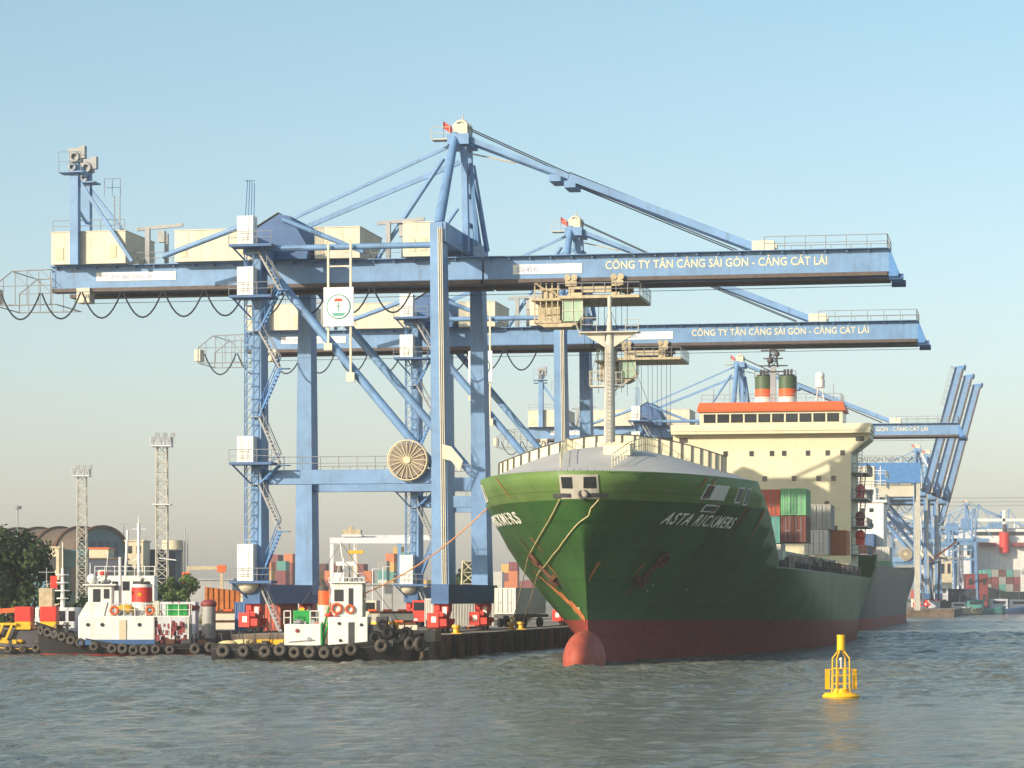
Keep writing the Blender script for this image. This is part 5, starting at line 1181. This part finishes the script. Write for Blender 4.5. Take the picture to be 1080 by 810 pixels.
def light_tower(px, D, py, w, label, plat2=False):
    h = zat(py,D)-QZ; o = bldg('floodlight_tower',label,'light tower',place(px,D)+Vector((0,0,QZ)))
    m = MB(); m.lattice((0,0,0),w*1.05,(0,0,h-1.5),w*.85,int(h/w/.8),.07,.045); m.build('lattice_shaft','mastgrey',o)
    m = MB(); m.box((-w*.9,-w*.9,h-1.6),(w*.9,w*.9,h-1.45)); m.rail([(-w*.9,-w*.9,h-1.45),(w*.9,-w*.9,h-1.45),(w*.9,w*.9,h-1.45)],.9,.8,.05)
    if plat2: m.box((-w*.8,-w*.8,h*.62),(w*.8,w*.8,h*.62+.15)); m.bar((-.2,-w*.6,h*.34),(w*1.3,-w*.6,h*.33),.1,.12)
    m.build('gantry_platform','crane_w',o)
    for k in range(6):
        m = MB(); x = -w*.85+k*w*.34; m.box((x,-w*.95,h-1.0+(k%2)*.5),(x+.5,-w*.95+.3,h-.5+(k%2)*.5)); m.tube((x+.25,-w*.8,h-1.5),(x+.25,-w*.8,h-.6),.05,4); m.build('floodlight','galv',o)
light_tower(86.5,400,491,1.35,'shorter white lattice floodlight tower in front of the vaulted warehouse')
light_tower(171,330,457,1.35,'taller white lattice floodlight tower right of the white tug',True)
lp = bldg('mast_light','thin high-mast light with a round head above the big tree','street lamp',place(18.5,560)+Vector((0,0,QZ)))
m = MB(); m.tube((0,0,0),(0,0,zat(533,560)-QZ),.16,6); m.build('pole','galv',lp); m = MB(); m.tube((0,0,zat(537,560)-QZ),(0,0,zat(534,560)-QZ),.7,10,r2=.9); m.build('lamp_ring','galv',lp)
for i,(px,py) in enumerate(((130,552),)):
    lp = bldg('mast_light','thin high-mast light beside the cream tower block','street lamp',place(px,600)+Vector((0,0,QZ)))
    m = MB(); m.tube((0,0,0),(0,0,zat(py,600)-QZ),.16,6); m.build('pole','galv',lp); m = MB(); m.box((-1,-.2,zat(py,600)-QZ-.3),(1,.2,zat(py,600)-QZ)); m.build('lamp_head','galv',lp)
# orange earth bank wall and orange portal gantry
ob = bldg('retaining_bank','rusty orange sheet-pile bank left of the nearest crane foot','wall',place(216,272)+Vector((0,0,QZ)))
m = MB(); 
for k in range(13): m.box((k*.26,(k%2)*.12,0),(k*.26+.26,.9,4.0-.03*k))
m.build('sheet_piling','rust',ob)
og = bldg('yard_gantry','cream and orange yard gantry beyond the tugs, left of the nearest crane','gantry crane',place(197,400)+Vector((0,0,QZ)))
m = MB(); m.bar((0,0,9.0-QZ+.2),(5.2,0,9.0-QZ+.2),.5,.5); m.bar((.2,0,0),(.2,0,6.9),.45,.45); m.bar((5.0,0,0),(5.0,0,6.9),.45,.45); m.build('frame','yellow_m',og)
m = MB(); m.box((4.4,-.4,6.6),(5.6,.6,7.6)); m.box((-.6,-.4,4.9),(.4,.6,6.6)); m.build('cabin','orange',og)
# yard warehouses and tent
block(383,437,617,360,'long_shed','long grey corrugated shed behind the cream beams','greyroof',14,win=None)
block(196,245,612,440,'long_shed','low pale grey shed behind the orange sheet-pile bank','greyroof',10)
tn = bldg('storage_tent','small tan ridge tent between the legs of the nearest crane','tent',place(497,340)+Vector((0,0,QZ)))
m = MB(); m.prism([(-1.7,0),(1.7,0),(1.7,1.6),(0,2.7),(-1.7,1.6)],0,5); m.build('canvas','beige',tn)
block(455,545,632,390,'port_wall','low pale boundary wall behind the crane legs','beige',.5,cat='wall')
block(250,330,629,380,'port_wall','low pale boundary wall behind the landside crane legs','beige',.5,cat='wall')
# container yard beyond, seen between crane legs
G3 = 'stacked containers in the yard'; cols = ['orange','red','blue','teal','yellow','white','maroon','grey','green']
rnd = random.Random(4); k = 0
yard = [(x,760+(i*37)%90,0,n_) for i,(x,n_) in enumerate([(197,2),(208,3),(219,2),(230,3),(241,2),(252,3),(263,3),(274,5),(281.5,5),(289,6),(296.5,5),(304,6),(311.5,5),(331,4),(339,5),(347,4),(355,5),(363,4),(371,4),(379,5),(387,4),(395,3),(403,5),(411,6),(419,7),(427,6),(436,5),(445,3),(525,4),(533,5),(541,5),(549,3),(557,3)])]
ordn = ['ground tier','second tier','third tier','fourth tier','fifth tier','sixth tier','seventh tier']
names = ['first','second','third','fourth','fifth','sixth','seventh','eighth','ninth','tenth','eleventh','twelfth','thirteenth','fourteenth','fifteenth','sixteenth','seventeenth','eighteenth','nineteenth','twentieth','twenty-first','twenty-second','twenty-third','twenty-fourth','twenty-fifth','twenty-sixth','twenty-seventh','twenty-eighth','twenty-ninth','thirtieth','thirty-first','thirty-second','thirty-third']
order = sorted(range(len(yard)), key=lambda i: yard[i][0])
for i,(px,D,a_,b_) in enumerate(yard):
    for j in range(b_):
        ck = rnd.choice(['blue','grey','teal','maroon','green','brown','orange'] if j < 2 else ['orange','yellow','maroon','grey','white','teal','brown']); p = ground(px,D)
        container((p.x,p.y,QZ+2.6*j), ck, '%s yard container, %s of the %s column from the left'%(ck,ordn[j],names[order.index(i)]), rz=-.18 if i%2 else -.1, L=6.06, group=G3)
# rubber-tyred / rail yard crane, white and blue
rt = bldg('yard_crane','white and blue yard crane with a yellow spreader beyond the tug and container stacks','gantry crane',place(350,430)+Vector((0,0,QZ)))
zt = zat(566,430)-QZ; sc = 430/F
m = MB()
for x,y in ((0,0),(8*sc*2.6,10)): pass
m.bar((-.3,0,zt-.6),(13.5,0,zt-.6),.8,.9); m.bar((1.2,7,zt),(15.5,7,zt),.8,.8); m.box((1.5,-.5,zt),(4.6,7.5,zt+.3)); m.build('bridge_girder','crane_w',rt)
for x,y in ((0,0),(10.4,0),(3.2,7),(13.2,7)): m = MB(); m.bar((x,y,0),(x,y,zt-.9),.55,.55); m.build('leg','crane_w' if x < 9 else 'blue',rt)
m = MB(); m.bar((10.4,0,zt-3),(13.2,7,zt-3),.3,.4); m.bar((0,0,1),(3.2,7,1),.5,.5); m.bar((10.4,0,1),(13.2,7,1),.5,.5); m.bar((10.4,0,1.5),(13.2,7,zt-3),.2,.2); m.build('cross_brace','blue',rt)
m = MB(); m.box((1.6,.6,zt+.3),(4.4,5,zt+1.1)); m.box((2.4,.6,zt+1.1),(3.2,2,zt+1.6)); tr_ = m.build('crab','yellow_m',rt)
m = MB(); m.box((2.4,1,zt-2.6),(4.8,3,zt-2.1)); 
for x in (2.6,3.6): m.tube((x,1.5,zt-2.1),(x,1.5,zt),.05,4)
for x in (2.6,3.2,3.9): m.tube((x,1.5,zt-2.6),(x,1.5,zt-6),.04,4)
m.build('spreader','yellow',tr_)
# pylon-like pale frame between crane legs
fr = bldg('pylon','pale lattice frame seen between the waterside crane legs','pylon',place(494,400)+Vector((0,0,QZ)))
m = MB(); m.lattice((0,0,0),2.4,(0,0,8.2),1.6,5,.12,.08); m.build('lattice_shaft','beige',fr)
# flag-red board and distant poles
fp_ = bldg('flag_pole','red flag on a thin pole above the yard containers','flag',place(334,352)+Vector((0,0,QZ)))
m = MB(); m.tube((0,0,0),(0,0,9.3),.05,5); m.build('pole','galv',fp_); m = MB(); m.box((-1.0,-.02,7.9),(.0,.02,9.0)); m.build('flag','red',fp_)
for i,(px,D,py) in enumerate(((315,300,598),(393,300,600),(404,300,598),(376,290,605))):
    o = bldg('lamp_post',['leftmost','second','third','tallest'][[0,2,3,1][i]]+' thin pale lamp post standing before the yard containers' if i != 2 else 'rightmost thin pale lamp post before the grey shed','lamp post',place(px,D)+Vector((0,0,QZ)))
    h = zat(py,D)-QZ; m = MB(); m.tube((0,0,0),(0,0,h),.07,6); m.bar((0,0,h),(.7,0,h+.05),.08,.06); m.build('pole','crane_w',o)
# ---------------------------------------------------------------- right background
sg = bldg('sign_gantry','blue portal girder carrying the SAIGON NEW PORT letters right of the bridge house','gantry',place(905,640)+Vector((0,0,QZ)))
u = 640/F; L = 66*u; z1 = zat(507,640)-QZ; z2 = zat(488,640)-QZ
m = MB(); m.box((0,0,z1),(L,4,z2)); m.box((0,-.1,z1-.5),(L,4.1,z1)); m.build('box_girder','blue_mid',sg)
m = MB(); m.truss((0,.8,z2+1.6),(L,.8,z2+1.6),1.6,7,.05); m.build('letter_frame','galv',sg)
add_text('lettering','SAIGON NEW PORT',1.5,'steel_dark',sg,(.3,-.15,z2+.25),xs=.98)
for x in (.5,L-.5): 
    for y in (.5,3.5): m = MB(); m.bar((x,y,0),(x,y,z1-.5),.8,.8); m.build('leg','blue' if x < 2 else 'mastgrey',sg)
m = MB(); m.box((L*.1,1,z1-3.6),(L*.9,3,z1-.8)); m.build('machinery_house','cream',sg)
# white ship at the right edge
ws = bldg('container_ship','distant white container ship with red funnel at the right edge','ship',place(1036,1000),0)
u = 1000/F
m = MB(); xs_ = [0,3,10,30]; 
m.prism([(2,0),(34,0),(34,8.0),(26,7.0),(8,7.0),(0,9)],-5,20); m.prism([(2.2,-1),(34,-1),(34,0),(2,0)],-5,20,1); m.build('hull',['hull2','hull_r'],ws)
m = MB(); m.box((-2,25,7),(26,36,zat(568,1000))); m.box((1,26,zat(568,1000)),(24,34,zat(556,1000))); dk = m.build('deckhouse','white',ws)
m = MB(); m.box((2,25.8,zat(563,1000)),(23,25.95,zat(559,1000))); m.build('window','glass',dk)
m = MB(); m.tube((12,23,zat(582,1000)),(12,23,zat(560,1000)),1.9,14); m.tube((12,23,zat(560,1000)),(12,23,zat(551,1000)),.8,10,mi=1); m.build('funnel',['red','steel_dark'],ws)
m = MB(); m.box((27,26,6),(33,34,zat(585,1000))); m.box((3,22,zat(575,1000)),(9,25.9,zat(571,1000))); m.box((15,22,zat(575,1000)),(24,25.9,zat(571,1000))); m.box((24,25,zat(590,1000)),(27,30,zat(575,1000))); m.build('deck_block','ct_maroon',ws)
m = MB(); m.box((2,24,zat(548,1000)),(22,25,zat(545,1000))); m.box((11.5,24,zat(556,1000)),(12.5,25,zat(536,1000))); m.build('signal_yard','white',ws)
for i in range(5):
    for j in range(3):
        ck = ['grey','maroon','brown','grey','teal','brown'][(i*2+j*5)%6]; container((ws.location.x+1.5+i*2.6, 997, 7.1+2.6*j), ck, '%s container, %s tier, %s from the left on the distant white ship'%(ck,['bottom','middle','top'][j],['first','second','third','fourth','fifth'][i]), rz=0, L=12.2, group='containers on the distant white ship')
def small_boat(px, D, L, colh, colc, label, rz=0):
    b = thing('harbour_boat', label, 'boat', place(px,D), rz, 'small craft at the far right bank')
    lv = boat_hull(L, L*.28, L*.08, 0, .2, 'hull', [colh,'hull_r','steel_dark'], b, z_deck=1.4)
    h = box_part((L*.2,-L*.1,1.2),(L*.55,L*.1,1.2+L*.22),'deckhouse',colc,b,.1); m = MB(); m.box((L*.24,-L*.1-.05,1.2+L*.12),(L*.5,-L*.1-.01,1.2+L*.18)); m.build('window','glass',h)
    m = MB(); m.tube((L*.4,0,1+L*.2),(L*.4,0,1+L*.45),.12,5); m.build('mast','galv',b)
small_boat(1010,830,14,'ct_teal','ct_teal','turquoise harbour launch below the raised crane booms'); small_boat(1034,860,15,'blue_dark','crane_w','white-cabined dark blue launch right of the turquoise one')
small_boat(1056,880,14,'blue_dark','white','dark blue tug with a white cabin near the right edge'); small_boat(975,790,13,'beige','steel_dark','tan sampan with a dark awning beside the second ship stern')
small_boat(996,800,11,'yellow_m','crane_w','ochre barge boat between the sampan and the turquoise launch')
# grab crane and masts seen in front of the raised cranes
gc = bldg('floating_crane','dark floating crane with an orange jib below the raised booms','crane',place(984,780))
m = MB(); m.box((-4,-3,0),(5,4,1.4)); m.build('pontoon','steel_dark',gc); m = MB(); m.box((-1.5,-1.5,1.4),(1.8,2,4)); m.build('cab','crane_w',gc)
m = MB(); m.bar((0,0,3.5),(-1.5,0,14),.5,.5); m.bar((1.5,0,3.5),(1.7,0,15),.5,.5); m.bar((-1.5,0,14),(1.7,0,15),.4,.4); m.bar((-1.5,0,14),(-4.4,0,3),.35,.35); m.build('a_frame','steel_dark',gc)
m = MB(); m.bar((-1,0,15),(6.5,0,20.5),.5,.5); m.build('jib','orange',gc)
# far sheds, tanks and lattice portals along the right bank
for i,(px0,px1,py,D,mt,lb) in enumerate(((970,985,600,860,'crane_w','pale shed at the root of the raised cranes'),(985,1004,588,880,'beige','cream shed behind the orange jib'),(1002,1026,560,1010,'crane_w','tall white shed left of the distant white ship'),
     (1020,1042,606,930,'ct_maroon','maroon clad shed in front of the white ship bow'),(1060,1085,600,1300,'greyroof','grey shed at the far right edge'),(972,1000,618,840,'crane_w','low white terminal hall on the right bank'),(1000,1030,622,850,'slate','low dark terminal hall on the right bank'))):
    block(px0,px1,py,D,'terminal_shed',lb,mt,12,win=(3,2))
for i,(px,D) in enumerate(((1000,900),(1018,930),(1031,1120),(1050,1180),(1063,1220))):
    o = bldg('portal_crane',['nearest','second','third','fourth','farthest'][i]+' of the small blue portal frames crowding the right bank','crane',place(px,D)+Vector((0,0,QZ)),0)
    o['group'] = 'portal frames on the right bank'; h = (zat(545,D)-QZ)*(.9+.05*(i%3)); m = MB()
    m.bar((-6,0,h*.78),(8,0,h*.78),.8,1.0); m.bar((-6,6,h*.78),(8,6,h*.78),.8,1.0); m.bar((-6,0,h*.55),(4,0,h*.55),.5,.6); m.build('girder','blue',o)
    for x in (-4,4):
        for y in (0,6): m = MB(); m.bar((x,y,0),(x*.8,y,h*.8),.8,.8); m.build('leg','blue' if (i+int(x))%3 else 'crane_w',o)
    m = MB(); m.bar((0,3,h*.78),(1,3,h*1.15),.5,.5); m.bar((1,3,h*1.15),(10,3,h*.8),.25,.25); m.bar((1,3,h*1.15),(-9,3,h*.8),.25,.25); m.box((-6,1,h*.84),(-2,5,h*.98)); m.build('mast','blue',o)
for i,(px0,n) in enumerate(((968,4),(988,5))):
    for j in range(n):
        p = place(px0+j*4.4,850+i*6); ck = ['white','red','teal','grey','blue'][(i+j)%5]
        for q in range(2): container((p.x,p.y,QZ+2.6*q), ck if q == 0 else ['red','white','blue','orange'][(j+i)%4], '%s tier container number-%s pile, %s row under the raised cranes'%(['lower','upper'][q],['one','two','three','four','five'][j],['left','right'][i]), rz=0, group='containers under the raised cranes')
for i,(px,py,D,w_,mt) in enumerate(((969,545,905,1.6,'crane_w'),(1003,560,930,1.4,'blue'),(1027,537,1000,1.4,'blue'),(1044,552,1160,1.8,'blue'),(1057,540,1230,1.8,'blue'),(1072,548,1260,1.8,'crane_w'),(1013,575,860,1.1,'crane_w'),(981,572,800,1.0,'galv'))):
    h = zat(py,D)-QZ
    o = thing('lattice_mast', ['pale lattice mast at the root of the raised cranes','blue lattice mast between the raised booms and the lone boom','blue lattice mast just left of the white ship','blue lattice mast rising over the white ship stern','tallest blue lattice mast over the white ship','pale lattice mast at the right edge of the picture','short pale lattice mast above the turquoise launch','short grey lattice mast beside the floating crane'][i], 'mast', place(px,D)+Vector((0,0,QZ)), 0, 'lattice masts on the right bank')
    m = MB(); m.lattice((0,0,0),w_*1.6,(0,0,h),w_*.8,7,.22,.14); m.build('lattice_shaft',mt,o)
    m = MB(); m.bar((0,0,h*.8),(w_*(5 if i%2 else -5),0,h*.74),.5,.6); m.bar((0,0,h),(w_*(5 if i%2 else -5),0,h*.76),.16,.16); m.bar((0,0,h*.8),(w_*(-3 if i%2 else 3),0,h*.8),.6,.7); m.build('cross_arm',mt,o)
# tree line and sheds on the far bank
rnd = random.Random(8); vs = []; fs = []
for i in range(9000):
    x = rnd.uniform(-350,650); hh = 7+3*math.sin(x*.02)+2*math.sin(x*.13); p = Vector((x, 1580+rnd.random()*25, 1.8+rnd.random()**.7*hh)); s_ = 1.0
    a1 = Vector((rnd.gauss(0,1),rnd.gauss(0,1),rnd.gauss(0,1))).normalized(); b1 = a1.cross(Vector((0,0,1))).normalized(); k = len(vs); vs += [p-a1*s_,p-b1*s_,p+a1*s_,p+b1*s_]; fs.append((k,k+1,k+2,k+3))
tag(MB().add(vs,fs).build('far_woodland','leaf'), 'low dark tree line along the far bank', 'woodland', kind='stuff')
# ---------------------------------------------------------------- haze: one box of even air
HZ = MB().box((-900,-60,-4),(900,2400,90))
hz = bpy.data.materials.new('hazy_air'); hz.use_nodes = True; n = hz.node_tree.nodes; n.remove(n['Principled BSDF'])
pv = n.new('ShaderNodeVolumePrincipled'); pv.inputs['Color'].default_value = (.88,.92,.98,1); pv.inputs['Density'].default_value = 0.00020; pv.inputs['Anisotropy'].default_value = 0.0
hz.node_tree.links.new(pv.outputs[0], n['Material Output'].inputs['Volume'])
o = HZ.build('haze', hz); tag(o, kind='stuff')
